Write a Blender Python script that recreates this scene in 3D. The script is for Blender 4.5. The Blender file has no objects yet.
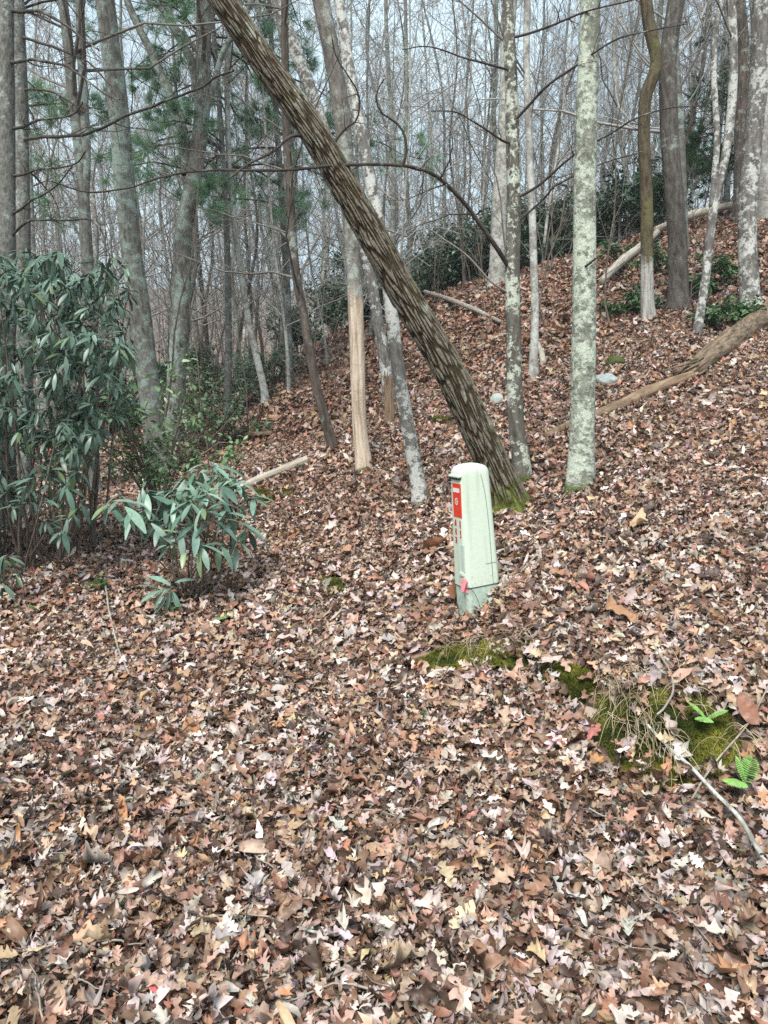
import bpy, math, numpy as np
from math import radians, sin, cos, pi

rng = np.random.default_rng(11)
SC = bpy.context.scene
COL = SC.collection

# ------------------------------------------------------------------ camera model
F, PITCH, EYE = 770.0, radians(9.0), 1.5
CP, SP = cos(PITCH), sin(PITCH)

def ray(px, py):
    u = (np.asarray(px, float) - 384) / F
    v = (512 - np.asarray(py, float)) / F
    return np.stack([u, CP + v * SP, -SP + v * CP], -1)

def at(px, py, Y):
    d = ray(px, py)
    return np.array([0, 0, EYE]) + d * (np.asarray(Y, float) / d[..., 1])[..., None]

def project(P):
    x, y, z = P[:, 0], P[:, 1], P[:, 2] - EYE
    f = y * CP - z * SP
    f = np.where(np.abs(f) < 1e-3, 1e-3, f)
    v = (y * SP + z * CP) / f
    return 384 + F * x / f, 512 - F * v, f

def inpoly(px, py, poly):
    r = np.zeros(np.shape(px), bool)
    n = len(poly)
    for i in range(n):
        x0, y0 = poly[i]; x1, y1 = poly[(i + 1) % n]
        if y0 == y1: continue
        c = ((y0 > py) != (y1 > py)) & (px < (x1 - x0) * (py - y0) / (y1 - y0) + x0)
        r ^= c
    return r

# ------------------------------------------------------------------ noise
def _h(ix, iy, iz, s):
    n = (ix.astype(np.int64) * 374761393 + iy.astype(np.int64) * 668265263 + iz.astype(np.int64) * 2147483647 + s * 1274126177) & 0xFFFFFFFF
    n = ((n ^ (n >> 13)) * 1274126177) & 0xFFFFFFFF
    n = ((n ^ (n >> 16)) * 2246822519) & 0xFFFFFFFF
    return ((n ^ (n >> 15)) & 0xFFFFFF) / float(0xFFFFFF)

def vnoise(P, seed=0):
    P = np.asarray(P, float)
    i = np.floor(P).astype(np.int64); f = P - i
    f = f * f * (3 - 2 * f)
    out = 0
    for dx in (0, 1):
        for dy in (0, 1):
            for dz in (0, 1):
                w = (f[..., 0] if dx else 1 - f[..., 0]) * (f[..., 1] if dy else 1 - f[..., 1]) * (f[..., 2] if dz else 1 - f[..., 2])
                out = out + w * _h(i[..., 0] + dx, i[..., 1] + dy, i[..., 2] + dz, seed)
    return out

def fbm(P, seed=0, o=3):
    s, a, t = 0, 1.0, 0
    P = np.asarray(P, float)
    for k in range(o):
        s = s + a * vnoise(P * 2 ** k + 17.3 * k, seed + k); t += a; a *= .5
    return s / t - .5

def cell(P, seed=0):
    """F2-F1 and F1 of 2D cells"""
    i = np.floor(P).astype(np.int64)
    f1 = np.full(P.shape[:-1], 9.); f2 = f1.copy()
    for dx in (-1, 0, 1):
        for dy in (-1, 0, 1):
            cx, cy = i[..., 0] + dx, i[..., 1] + dy
            z = np.zeros_like(cx)
            jx = cx + .1 + .8 * _h(cx, cy, z, seed); jy = cy + .1 + .8 * _h(cx, cy, z + 5, seed)
            d = np.hypot(P[..., 0] - jx, P[..., 1] - jy)
            n1 = np.minimum(f1, d); f2 = np.minimum(np.maximum(f1, d), f2); f1 = n1
    return f2 - f1, f1

# ------------------------------------------------------------------ terrain
_cols = {   # picture column -> (forward metres, height)
    -420: [(0, 0), (5.8, 0), (7, .10), (10, .2), (16, .35), (25, .5), (40, .8), (60, 2.0), (100, 11), (160, 20)],
    0:   [(0, 0), (5.0, 0), (5.6, .14), (8, .24), (12, .35), (20, .5), (30, .6), (40, .8), (60, 2.2), (100, 12), (160, 22)],
    200: [(0, 0), (4.7, 0), (5.2, .13), (8, .30), (10, .50), (13, .82), (18, 1.2), (25, 1.3), (40, .9), (60, 2.2), (100, 12), (160, 22)],
    300: [(0, 0), (4.3, 0), (4.9, .17), (7, .42), (10, .92), (13, 1.4), (16, 1.88), (20, 2.35), (25, 2.3), (40, 1.4), (60, 2.2), (100, 11), (160, 22)],
    400: [(0, 0), (3.75, 0), (4.2, .21), (5, .31), (6.5, .56), (9, 1.1), (12, 1.9), (15, 2.75), (18.5, 3.55), (22, 3.75), (40, 3.0), (60, 3.0), (100, 9), (160, 20)],
    585: [(0, 0), (2.95, 0), (3.3, .32), (4.5, .52), (5.7, .80), (7.5, 1.32), (10, 2.1), (13, 3.15), (17, 4.3), (20, 4.65), (25, 4.8), (40, 4.6), (100, 8), (160, 20)],
    768: [(0, 0), (2.55, 0), (2.9, .34), (4, .56), (5.5, .97), (7, 1.5), (9.2, 2.3), (12, 3.3), (16, 5.2), (20, 6.95), (25, 7.8), (40, 9), (80, 10), (160, 20)],
    690: [(0, 0), (2.72, 0), (3.05, .33), (4.2, .54), (5.6, .9), (7.2, 1.43), (9.6, 2.25), (12.4, 3.3), (16.4, 4.85), (20, 5.95), (25, 6.4), (40, 7), (90, 9), (160, 20)],
    1150: [(0, 0), (2.2, 0), (2.5, .34), (4, .8), (5.5, 1.4), (7, 2.1), (9.2, 3.0), (12, 4.2), (16, 6.2), (20, 8), (25, 9.5), (40, 12), (80, 14), (160, 22)],
}
def _gb(A, s, ax):
    k = np.exp(-.5 * (np.arange(-3 * s, 3 * s + 1) / s) ** 2); k /= k.sum()
    pad = [(0, 0), (0, 0)]; pad[ax] = (3 * s, 3 * s)
    return np.apply_along_axis(lambda v: np.convolve(v, k, 'valid'), ax, np.pad(A, pad, mode='edge'))
_YL = np.linspace(math.log(.5), math.log(160), 760)
_CL = np.linspace(-1.1, 1.1, 221)
_keys = sorted(_cols)
_prof = np.array([np.interp(np.exp(_YL), *zip(*_cols[k])) for k in _keys])
_kc = [(k - 384) / F for k in _keys]
_T = np.array([np.interp(_CL, _kc, _prof[:, j]) for j in range(len(_YL))]).T
_T = _gb(_gb(_T, 7, 0), 6, 1)

def height(x, y, rough=True):
    x = np.asarray(x, float); y = np.asarray(y, float)
    yy = np.maximum(y, 2.2)
    c = np.clip(x / yy, -1.09, 1.09)
    a = (c + 1.1) / 2.2 * 220
    b = (np.log(np.clip(y, .5, 159)) - _YL[0]) / (_YL[-1] - _YL[0]) * 759
    i = np.clip(np.floor(a).astype(int), 0, 219); j = np.clip(np.floor(b).astype(int), 0, 758)
    fa, fb = a - i, b - j
    z = (_T[i, j] * (1 - fa) + _T[i + 1, j] * fa) * (1 - fb) + (_T[i, j + 1] * (1 - fa) + _T[i + 1, j + 1] * fa) * fb
    if rough:
        P = np.stack([x, y, np.zeros_like(x)], -1)
        far = np.clip((y - 2) / 10, .0, 1)
        z = z + fbm(P * .9, 3, 2) * (.05 + .30 * far) + fbm(P * 3.1, 9, 2) * (.035 + .03 * far)
    return z

def normal_at(x, y, e=.06):
    hx = (height(x + e, y) - height(x - e, y)) / (2 * e)
    hy = (height(x, y + e) - height(x, y - e)) / (2 * e)
    n = np.stack([-hx, -hy, np.ones_like(hx)], -1)
    return n / np.linalg.norm(n, axis=-1, keepdims=True)

def hit(px, py):
    px = np.atleast_1d(np.asarray(px, float)); py = np.atleast_1d(np.asarray(py, float))
    d = ray(px, py); d = d / d[:, 1:2]
    Y = np.exp(np.linspace(math.log(.8), math.log(90), 1500))
    P = np.array([0, 0, EYE]) + d[:, None, :] * Y[None, :, None]
    under = P[..., 2] < height(P[..., 0], P[..., 1])
    k = np.argmax(under, 1); k[~under.any(1)] = 1100
    k = np.maximum(k, 1)
    r = P[np.arange(len(k)), k]
    a = P[np.arange(len(k)), k - 1]
    r = (r + a) / 2
    r[:, 2] = height(r[:, 0], r[:, 1])
    return r

def hit1(px, py): return hit(px, py)[0]

# ------------------------------------------------------------------ mesh helpers
def mesh_np(name, V, faces, mat, attrs=None, smooth=True):
    """faces: list of int arrays (n,3) or (n,4)"""
    me = bpy.data.meshes.new(name)
    V = np.ascontiguousarray(V, np.float32)
    faces = [np.asarray(f, np.int32) for f in faces if len(f)]
    loops = np.concatenate([f.ravel() for f in faces])
    tot = np.concatenate([np.full(len(f), f.shape[1], np.int32) for f in faces])
    start = np.concatenate([[0], np.cumsum(tot)[:-1]]).astype(np.int32)
    me.vertices.add(len(V)); me.vertices.foreach_set('co', V.ravel())
    me.loops.add(len(loops)); me.loops.foreach_set('vertex_index', loops)
    me.polygons.add(len(tot)); me.polygons.foreach_set('loop_start', start)
    try: me.polygons.foreach_set('loop_total', tot)
    except Exception: pass
    me.polygons.foreach_set('use_smooth', np.full(len(tot), smooth))
    for k, A in (attrs or {}).items():
        A = np.ascontiguousarray(A, np.float32)
        if A.ndim == 1: at_ = me.attributes.new(k, 'FLOAT', 'POINT'); at_.data.foreach_set('value', A)
        elif A.shape[1] == 3: at_ = me.attributes.new(k, 'FLOAT_VECTOR', 'POINT'); at_.data.foreach_set('vector', A.ravel())
        else: at_ = me.attributes.new(k, 'FLOAT_COLOR', 'POINT'); at_.data.foreach_set('color', A.ravel())
    me.update(calc_edges=True)
    for m in (mat if isinstance(mat, (list, tuple)) else [mat]): me.materials.append(m)
    return me

def link(name, me, parent=None, loc=None):
    o = bpy.data.objects.new(name, me); COL.objects.link(o)
    if parent is not None: o.parent = parent
    if loc is not None: o.location = loc
    return o

def thing(name, label, cat, loc=(0, 0, 0), group=None):
    o = bpy.data.objects.new(name, None); COL.objects.link(o)
    o.location = loc; o.empty_display_size = .2
    o['label'] = label; o['category'] = cat
    if group: o['group'] = group
    return o

def tag(o, label=None, cat=None, group=None, kind=None):
    if label: o['label'] = label
    if cat: o['category'] = cat
    if group: o['group'] = group
    if kind: o['kind'] = kind
    return o

def _norm(a): return a / np.maximum(np.linalg.norm(a, axis=-1, keepdims=True), 1e-9)

def tubes(P, R, sides, seed=0.0):
    """P (n,k,3) R (n,k) -> verts, quads, bark coordinate"""
    n, k, _ = P.shape
    Tn = np.empty_like(P)
    Tn[:, 1:-1] = P[:, 2:] - P[:, :-2]; Tn[:, 0] = P[:, 1] - P[:, 0]; Tn[:, -1] = P[:, -1] - P[:, -2]
    Tn = _norm(Tn)
    ref = np.where(np.abs(Tn[:, 0, 2:3]) > .9, np.array([[1., 0, 0]]), np.array([[0, 0, 1.]]))
    u = np.empty_like(P)
    prev = _norm(np.cross(Tn[:, 0], ref))
    for i in range(k):
        prev = _norm(prev - Tn[:, i] * np.sum(prev * Tn[:, i], -1, keepdims=True)); u[:, i] = prev
    w = np.cross(Tn, u)
    th = np.arange(sides) / sides * 2 * pi
    ct, st = np.cos(th), np.sin(th)
    Rr = R if R.ndim == 3 else R[:, :, None] * np.ones(sides)
    V = P[:, :, None, :] + Rr[..., None] * (u[:, :, None, :] * ct[:, None] + w[:, :, None, :] * st[:, None])
    s = np.concatenate([np.zeros((n, 1)), np.cumsum(np.linalg.norm(P[:, 1:] - P[:, :-1], axis=-1), 1)], 1)
    r0 = np.median(Rr, axis=(1, 2))
    bk = np.empty_like(V)
    off = (np.arange(n) * 1.37 + seed) % 50
    bk[..., 0] = (r0[:, None, None] * ct) + off[:, None, None]
    bk[..., 1] = (r0[:, None, None] * st) + off[:, None, None] * .7
    bk[..., 2] = s[:, :, None]
    idx = np.arange(n * k * sides).reshape(n, k, sides)
    a = idx[:, :-1]; b = np.roll(idx, -1, 2)[:, :-1]; c = np.roll(idx, -1, 2)[:, 1:]; d = idx[:, 1:]
    Q = np.stack([a, b, c, d], -1).reshape(-1, 4)
    return V.reshape(-1, 3), Q, bk.reshape(-1, 3)

class Acc:
    def __init__(s): s.V, s.F, s.A, s.n = [], [], {}, 0
    def add(s, V, F, **A):
        s.V.append(V)
        for f in (F if isinstance(F, list) else [F]): s.F.append(np.asarray(f) + s.n)
        for k, a in A.items(): s.A.setdefault(k, []).append(a)
        s.n += len(V); return s
    def mesh(s, name, mat, loc=(0, 0, 0), smooth=True):
        q = [f for f in s.F if f.shape[1] == 4]; t = [f for f in s.F if f.shape[1] == 3]
        faces = ([np.concatenate(q)] if q else []) + ([np.concatenate(t)] if t else [])
        return mesh_np(name, np.concatenate(s.V) - np.asarray(loc, float), faces, mat, {k: np.concatenate(a) for k, a in s.A.items()}, smooth)

def resample(P, step=None, n=None):
    """Catmull-Rom through the points, even steps"""
    P = np.asarray(P, float)
    if len(P) == 2: D = P[0] + (P[1] - P[0]) * np.linspace(0, 1, 20)[:, None]
    else:
        E = np.concatenate([[2 * P[0] - P[1]], P, [2 * P[-1] - P[-2]]])
        t = np.linspace(0, 1, 12, endpoint=False)[:, None]
        D = []
        for i in range(1, len(E) - 2):
            p0, p1, p2, p3 = E[i - 1], E[i], E[i + 1], E[i + 2]
            D.append(.5 * (2 * p1 + (p2 - p0) * t + (2 * p0 - 5 * p1 + 4 * p2 - p3) * t ** 2 + (3 * p1 - p0 - 3 * p2 + p3) * t ** 3))
        D = np.concatenate(D + [P[-1:]])
    s = np.concatenate([[0], np.cumsum(np.linalg.norm(np.diff(D[:, :3], axis=0), axis=1))])
    if n is None: n = max(3, int(s[-1] / step) + 1)
    q = np.linspace(0, s[-1], n)
    return np.stack([np.interp(q, s, D[:, i]) for i in range(D.shape[1])], 1)

def endcaps(acc, P, r0, r1, sides_unused=None): pass

def sprout(P, R, m, lr, tr, ang, k=5, up=.25, wig=.25, rr=.5, g=None, rmin=.0022, taper=.25):
    """m side branches on each of the n parents. P (n,k,3)"""
    g = g or rng
    n, kk, _ = P.shape
    t = g.uniform(tr[0], tr[1], (n, m)); t.sort(1)
    f = t * (kk - 1); i = np.minimum(f.astype(int), kk - 2); fr = (f - i)[..., None]
    I = np.arange(n)[:, None]
    S = P[I, i] * (1 - fr) + P[I, i + 1] * fr
    D = _norm(P[I, i + 1] - P[I, i])
    rad = R[I, i] * (1 - fr[..., 0]) + R[I, i + 1] * fr[..., 0]
    L = np.linalg.norm(P[:, 1:] - P[:, :-1], axis=-1).sum(1)[:, None] * g.uniform(lr[0], lr[1], (n, m)) * (1.15 - .75 * t)
    q = _norm(np.cross(D, g.normal(size=(n, m, 3))))
    a = np.radians(g.uniform(ang[0], ang[1], (n, m)))[..., None]
    d = _norm(D * np.cos(a) + q * np.sin(a))
    out = np.empty((n, m, k, 3)); out[:, :, 0] = S
    p = S.copy()
    for j in range(1, k):
        d = _norm(d + np.array([0, 0, up]) / k + g.normal(size=d.shape) * wig)
        p = p + d * (L / (k - 1))[..., None]
        out[:, :, j] = p
    r = np.maximum(rad * g.uniform(rr * .7, rr * 1.2, (n, m)), rmin)
    Rn = np.maximum(r[..., None] * np.linspace(1, taper, k), rmin * .6)
    return out.reshape(n * m, k, 3), Rn.reshape(n * m, k)

# ------------------------------------------------------------------ materials
def mat_new(name):
    m = bpy.data.materials.new(name); m.use_nodes = True
    nt = m.node_tree; nt.nodes.clear()
    o = nt.nodes.new('ShaderNodeOutputMaterial'); b = nt.nodes.new('ShaderNodeBsdfPrincipled')
    nt.links.new(b.outputs[0], o.inputs[0])
    return m, nt, b

def N(nt, t, **kw):
    n = nt.nodes.new(t)
    for k, v in kw.items():
        if k.startswith('i_'):
            n.inputs[int(k[2:]) if k[2:].isdigit() else k[2:]].default_value = v
        else: setattr(n, k, v)
    return n

def ramp(nt, fac, stops, interp='LINEAR'):
    r = nt.nodes.new('ShaderNodeValToRGB'); r.color_ramp.interpolation = interp
    e = r.color_ramp.elements
    while len(e) < len(stops): e.new(.5)
    for x, (p, c) in zip(e, stops):
        x.position = p; x.color = (*c, 1) if len(c) == 3 else c
    nt.links.new(fac, r.inputs[0]); return r

def mix(nt, fac, a, b):
    m = nt.nodes.new('ShaderNodeMix'); m.data_type = 'RGBA'
    for v, i in ((fac, 0), (a, 6), (b, 7)):
        if isinstance(v, bpy.types.NodeSocket): nt.links.new(v, m.inputs[i])
        elif i == 0: m.inputs[0].default_value = v
        else: m.inputs[i].default_value = (*v, 1)
    return m.outputs[2]

def bark(name, dark, light, lichen, amount, fine=30, stretch=.3, lscale=9, moss=0.0, bump=.6, peel=None, rough=.85, lband=.07):
    m, nt, b = mat_new(name)
    a = N(nt, 'ShaderNodeAttribute', attribute_name='bk')
    mp = N(nt, 'ShaderNodeMapping'); mp.inputs['Scale'].default_value = (1, 1, stretch)
    nt.links.new(a.outputs['Vector'], mp.inputs[0])
    n1 = N(nt, 'ShaderNodeTexNoise', i_Scale=fine, i_Detail=5., i_Roughness=.65); nt.links.new(mp.outputs[0], n1.inputs['Vector'])
    base = ramp(nt, n1.outputs[0], [(.32, dark), (.68, light)]).outputs[0]
    n2 = N(nt, 'ShaderNodeTexNoise', i_Scale=lscale, i_Detail=6., i_Roughness=.72); nt.links.new(a.outputs['Vector'], n2.inputs['Vector'])
    th = .72 - .42 * amount
    n6 = N(nt, 'ShaderNodeTexNoise', i_Scale=lscale * .17, i_Detail=3.); nt.links.new(a.outputs['Vector'], n6.inputs['Vector'])
    m6 = N(nt, 'ShaderNodeMath', operation='MULTIPLY_ADD'); nt.links.new(n6.outputs[0], m6.inputs[0]); m6.inputs[1].default_value = .55; m6.inputs[2].default_value = -.275
    s6 = N(nt, 'ShaderNodeMath', operation='ADD'); nt.links.new(n2.outputs[0], s6.inputs[0]); nt.links.new(m6.outputs[0], s6.inputs[1])
    lm = ramp(nt, s6.outputs[0], [(th - lband, (0, 0, 0)), (th + lband, (1, 1, 1))])
    n3 = N(nt, 'ShaderNodeTexNoise', i_Scale=lscale * 7, i_Detail=3.); nt.links.new(a.outputs['Vector'], n3.inputs['Vector'])
    lc = ramp(nt, n3.outputs[0], [(.3, tuple(c * .62 for c in lichen)), (.65, lichen)]).outputs[0]
    col = mix(nt, lm.outputs[0], base, lc)
    sx = N(nt, 'ShaderNodeSeparateXYZ'); nt.links.new(a.outputs['Vector'], sx.inputs[0])
    if peel:
        z0, pc0, pc1 = peel
        ad = N(nt, 'ShaderNodeMath', operation='MULTIPLY_ADD'); nt.links.new(n2.outputs[0], ad.inputs[0]); ad.inputs[1].default_value = 1.2
        nt.links.new(sx.outputs[2], ad.inputs[2])
        pm = N(nt, 'ShaderNodeMapRange'); nt.links.new(ad.outputs[0], pm.inputs[0])
        pm.inputs[1].default_value = z0 + .6 - .1; pm.inputs[2].default_value = z0 + .6 + .1; pm.inputs[3].default_value = 1; pm.inputs[4].default_value = 0
        n4 = N(nt, 'ShaderNodeTexNoise', i_Scale=45., i_Detail=4.)
        mp4 = N(nt, 'ShaderNodeMapping'); mp4.inputs['Scale'].default_value = (1, 1, .06)
        nt.links.new(a.outputs['Vector'], mp4.inputs[0]); nt.links.new(mp4.outputs[0], n4.inputs[0])
        pc = ramp(nt, n4.outputs[0], [(.3, pc0), (.62, pc1)]).outputs[0]
        col = mix(nt, pm.outputs[0], col, pc)
    if moss > 0:
        n5 = N(nt, 'ShaderNodeTexNoise', i_Scale=7., i_Detail=5.); nt.links.new(a.outputs['Vector'], n5.inputs['Vector'])
        ad = N(nt, 'ShaderNodeMath', operation='MULTIPLY_ADD'); nt.links.new(n5.outputs[0], ad.inputs[0]); ad.inputs[1].default_value = -moss * 1.6
        nt.links.new(sx.outputs[2], ad.inputs[2])
        mm = N(nt, 'ShaderNodeMapRange'); nt.links.new(ad.outputs[0], mm.inputs[0])
        mm.inputs[1].default_value = -moss * .55; mm.inputs[2].default_value = -moss * .25; mm.inputs[3].default_value = .9; mm.inputs[4].default_value = 0
        mc = ramp(nt, n3.outputs[0], [(.3, (.025, .045, .008)), (.7, (.11, .14, .025))]).outputs[0]
        col = mix(nt, mm.outputs[0], col, mc)
    nt.links.new(col, b.inputs['Base Color'])
    b.inputs['Roughness'].default_value = rough; b.inputs['Specular IOR Level'].default_value = .25
    if bump:
        s = N(nt, 'ShaderNodeMath', operation='MULTIPLY_ADD'); nt.links.new(lm.outputs[0], s.inputs[0]); s.inputs[1].default_value = .25
        nt.links.new(n1.outputs[0], s.inputs[2])
        bp = N(nt, 'ShaderNodeBump', i_Strength=bump, i_Distance=.02); nt.links.new(s.outputs[0], bp.inputs['Height'])
        nt.links.new(bp.outputs[0], b.inputs['Normal'])
    return m

def leafmat(name, rough=.55, spec=.35, var=.25, nscale=60, trans=0.0, back=None):
    m, nt, b = mat_new(name)
    a = N(nt, 'ShaderNodeAttribute', attribute_name='col')
    g = N(nt, 'ShaderNodeNewGeometry')
    n = N(nt, 'ShaderNodeTexNoise', i_Scale=nscale, i_Detail=4.); nt.links.new(g.outputs['Position'], n.inputs['Vector'])
    r = ramp(nt, n.outputs[0], [(.25, (1 - var,) * 3), (.75, (1 + var,) * 3)])
    mu = N(nt, 'ShaderNodeMix', data_type='RGBA', blend_type='MULTIPLY'); mu.inputs[0].default_value = 1
    nt.links.new(a.outputs['Color'], mu.inputs[6]); nt.links.new(r.outputs[0], mu.inputs[7])
    nt.links.new(mu.outputs[2], b.inputs['Base Color'])
    b.inputs['Roughness'].default_value = rough; b.inputs['Specular IOR Level'].default_value = spec
    if trans:
        t = N(nt, 'ShaderNodeBsdfTranslucent'); nt.links.new(mu.outputs[2], t.inputs[0])
        ms = N(nt, 'ShaderNodeMixShader'); ms.inputs[0].default_value = trans
        out = [x for x in nt.nodes if x.type == 'OUTPUT_MATERIAL'][0]
        nt.links.new(b.outputs[0], ms.inputs[1]); nt.links.new(t.outputs[0], ms.inputs[2]); nt.links.new(ms.outputs[0], out.inputs[0])
    return m

def plain(name, c, rough=.6, spec=.3, nscale=40, var=.2, bump=0, c2=None):
    m, nt, b = mat_new(name)
    tc = N(nt, 'ShaderNodeTexCoord')
    n = N(nt, 'ShaderNodeTexNoise', i_Scale=nscale, i_Detail=5., i_Roughness=.6); nt.links.new(tc.outputs['Object'], n.inputs['Vector'])
    lo = c2 or tuple(x * (1 - var) for x in c)
    r = ramp(nt, n.outputs[0], [(.3, lo), (.65, c)])
    nt.links.new(r.outputs[0], b.inputs['Base Color'])
    b.inputs['Roughness'].default_value = rough; b.inputs['Specular IOR Level'].default_value = spec
    if bump:
        bp = N(nt, 'ShaderNodeBump', i_Strength=bump, i_Distance=.01); nt.links.new(n.outputs[0], bp.inputs['Height'])
        nt.links.new(bp.outputs[0], b.inputs['Normal'])
    return m

M = {}
M['grey'] = bark('bark_grey', (.06, .055, .047), (.22, .21, .185), (.31, .38, .33), .42, fine=26)
M['grey_dark'] = bark('bark_dark_grey', (.04, .034, .03), (.15, .135, .12), (.28, .31, .28), .18, fine=24)
M['brown'] = bark('bark_brown', (.035, .028, .023), (.13, .105, .085), (.3, .33, .29), .24, fine=24, stretch=.2)
M['mossy'] = bark('bark_mossy', (.035, .028, .018), (.13, .105, .065), (.14, .13, .06), .3, fine=26, peel=(.75, (.16, .15, .13), (.46, .45, .41)))
M['pale'] = bark('bark_pale', (.13, .12, .105), (.34, .33, .30), (.52, .53, .49), .5, fine=20, stretch=.6, bump=.35)
M['lichen'] = bark('bark_lichen', (.075, .075, .06), (.25, .265, .215), (.50, .55, .45), .53, fine=34, stretch=.6, lscale=24, moss=.14, bump=.7, lband=.06)
M['spotted'] = bark('bark_spotted', (.045, .04, .033), (.15, .14, .12), (.50, .54, .45), .42, fine=26, lscale=24, moss=.10, lband=.035)
M['birch'] = bark('bark_birch', (.07, .06, .055), (.22, .21, .19), (.55, .56, .52), .46, fine=26, lscale=16, moss=.05, lband=.04)
M['pine'] = bark('bark_pine', (.055, .053, .046), (.20, .20, .178), (.35, .39, .36), .3, fine=38, stretch=.45, lscale=18)
M['snag'] = bark('bark_snag', (.07, .06, .052), (.21, .195, .17), (.37, .4, .35), .4, fine=30, moss=.08,
                 peel=(1.75, (.30, .22, .15), (.58, .49, .39)))
M['twig'] = bark('twig_bark', (.075, .066, .058), (.20, .185, .165), (.25, .27, .24), .15, bump=0)
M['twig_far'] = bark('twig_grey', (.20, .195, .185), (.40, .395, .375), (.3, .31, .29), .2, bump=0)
M['limb'] = bark('limb_bark', (.022, .018, .016), (.085, .07, .06), (.25, .28, .24), .12, bump=.3)
M['limb_pale'] = bark('limb_pale_bark', (.16, .14, .12), (.36, .32, .27), (.45, .47, .42), .25, bump=.3)
M['stem'] = bark('shrub_stem', (.06, .045, .035), (.19, .15, .12), (.3, .3, .25), .2, bump=.2)
M['wood'] = bark('dead_wood', (.17, .11, .065), (.44, .31, .20), (.3, .28, .2), .2, fine=40, stretch=.06, bump=.5)
M['wood_old'] = bark('old_wood', (.10, .066, .042), (.36, .25, .165), (.16, .12, .08), .25, fine=34, stretch=.10, bump=.6)
M['wood_pale'] = bark('pale_dead_wood', (.25, .22, .18), (.55, .5, .43), (.3, .33, .25), .25, fine=40, stretch=.08, bump=.5)
M['rot'] = bark('rotten_wood', (.025, .018, .013), (.27, .20, .14), (.12, .13, .05), .26, fine=30, stretch=.3, bump=1.0)
M['leaf'] = leafmat('dry_leaf', .5, .4, .22, 70, .12)
M['rhodo'] = leafmat('rhododendron_leaf', .40, .45, .18, 40, .06)
M['green'] = leafmat('small_green_leaf', .45, .4, .2, 40, .15)
M['needle'] = leafmat('pine_needle', .6, .25, .2, 20, .1)
M['moss'] = leafmat('moss_blade', .9, .1, .3, 25, .1)
M['straw'] = leafmat('straw', .7, .2, .2, 60, .1)

# ------------------------------------------------------------------ ground
def ground():
    def axis(a, b, fine0, fine1, d0, d1):
        v = [fine0]
        d = d0
        while v[-1] < fine1: v.append(v[-1] + d)
        x = v[-1]; d = d0
        while x < b: d = min(d * 1.07, d1); x += d; v.append(x)
        x = fine0; d = d0
        while x > a: d = min(d * 1.07, d1); x -= d; v.insert(0, x)
        return np.array(v)
    xs = axis(-170, 170, -4, 5, .06, 4); ys = axis(-60, 158, 1.2, 9, .06, 3)
    X, Y = np.meshgrid(xs, ys, indexing='ij')
    Z = height(X, Y)
    V = np.stack([X, Y, Z], -1).reshape(-1, 3)
    i = np.arange(len(V)).reshape(X.shape)
    Q = np.stack([i[:-1, :-1], i[1:, :-1], i[1:, 1:], i[:-1, 1:]], -1).reshape(-1, 4)
    m, nt, b = mat_new('forest_floor')
    g = N(nt, 'ShaderNodeNewGeometry')
    v1 = N(nt, 'ShaderNodeTexVoronoi', i_Scale=16.); nt.links.new(g.outputs['Position'], v1.inputs['Vector'])
    s = N(nt, 'ShaderNodeSeparateColor'); nt.links.new(v1.outputs['Color'], s.inputs[0])
    c = ramp(nt, s.outputs[0], [(0, (.05, .03, .02)), (.35, (.14, .08, .05)), (.6, (.21, .13, .09)), (.85, (.32, .22, .16)), (1, (.42, .34, .28))]).outputs[0]
    n = N(nt, 'ShaderNodeTexNoise', i_Scale=3., i_Detail=8., i_Roughness=.7); nt.links.new(g.outputs['Position'], n.inputs['Vector'])
    k = ramp(nt, n.outputs[0], [(.35, (.03, .02, .014)), (.6, (1, 1, 1))])
    mu = N(nt, 'ShaderNodeMix', data_type='RGBA', blend_type='MULTIPLY'); mu.inputs[0].default_value = .5
    nt.links.new(c, mu.inputs[6]); nt.links.new(k.outputs[0], mu.inputs[7]); nt.links.new(mu.outputs[2], b.inputs['Base Color'])
    b.inputs['Roughness'].default_value = .9
    bp = N(nt, 'ShaderNodeBump', i_Strength=.8, i_Distance=.03); nt.links.new(s.outputs[1], bp.inputs['Height']); nt.links.new(bp.outputs[0], b.inputs['Normal'])
    tag(link('ground', mesh_np('ground', V, [Q], m)), kind='structure', label='forest floor rising to a hillside')
ground()

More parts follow.
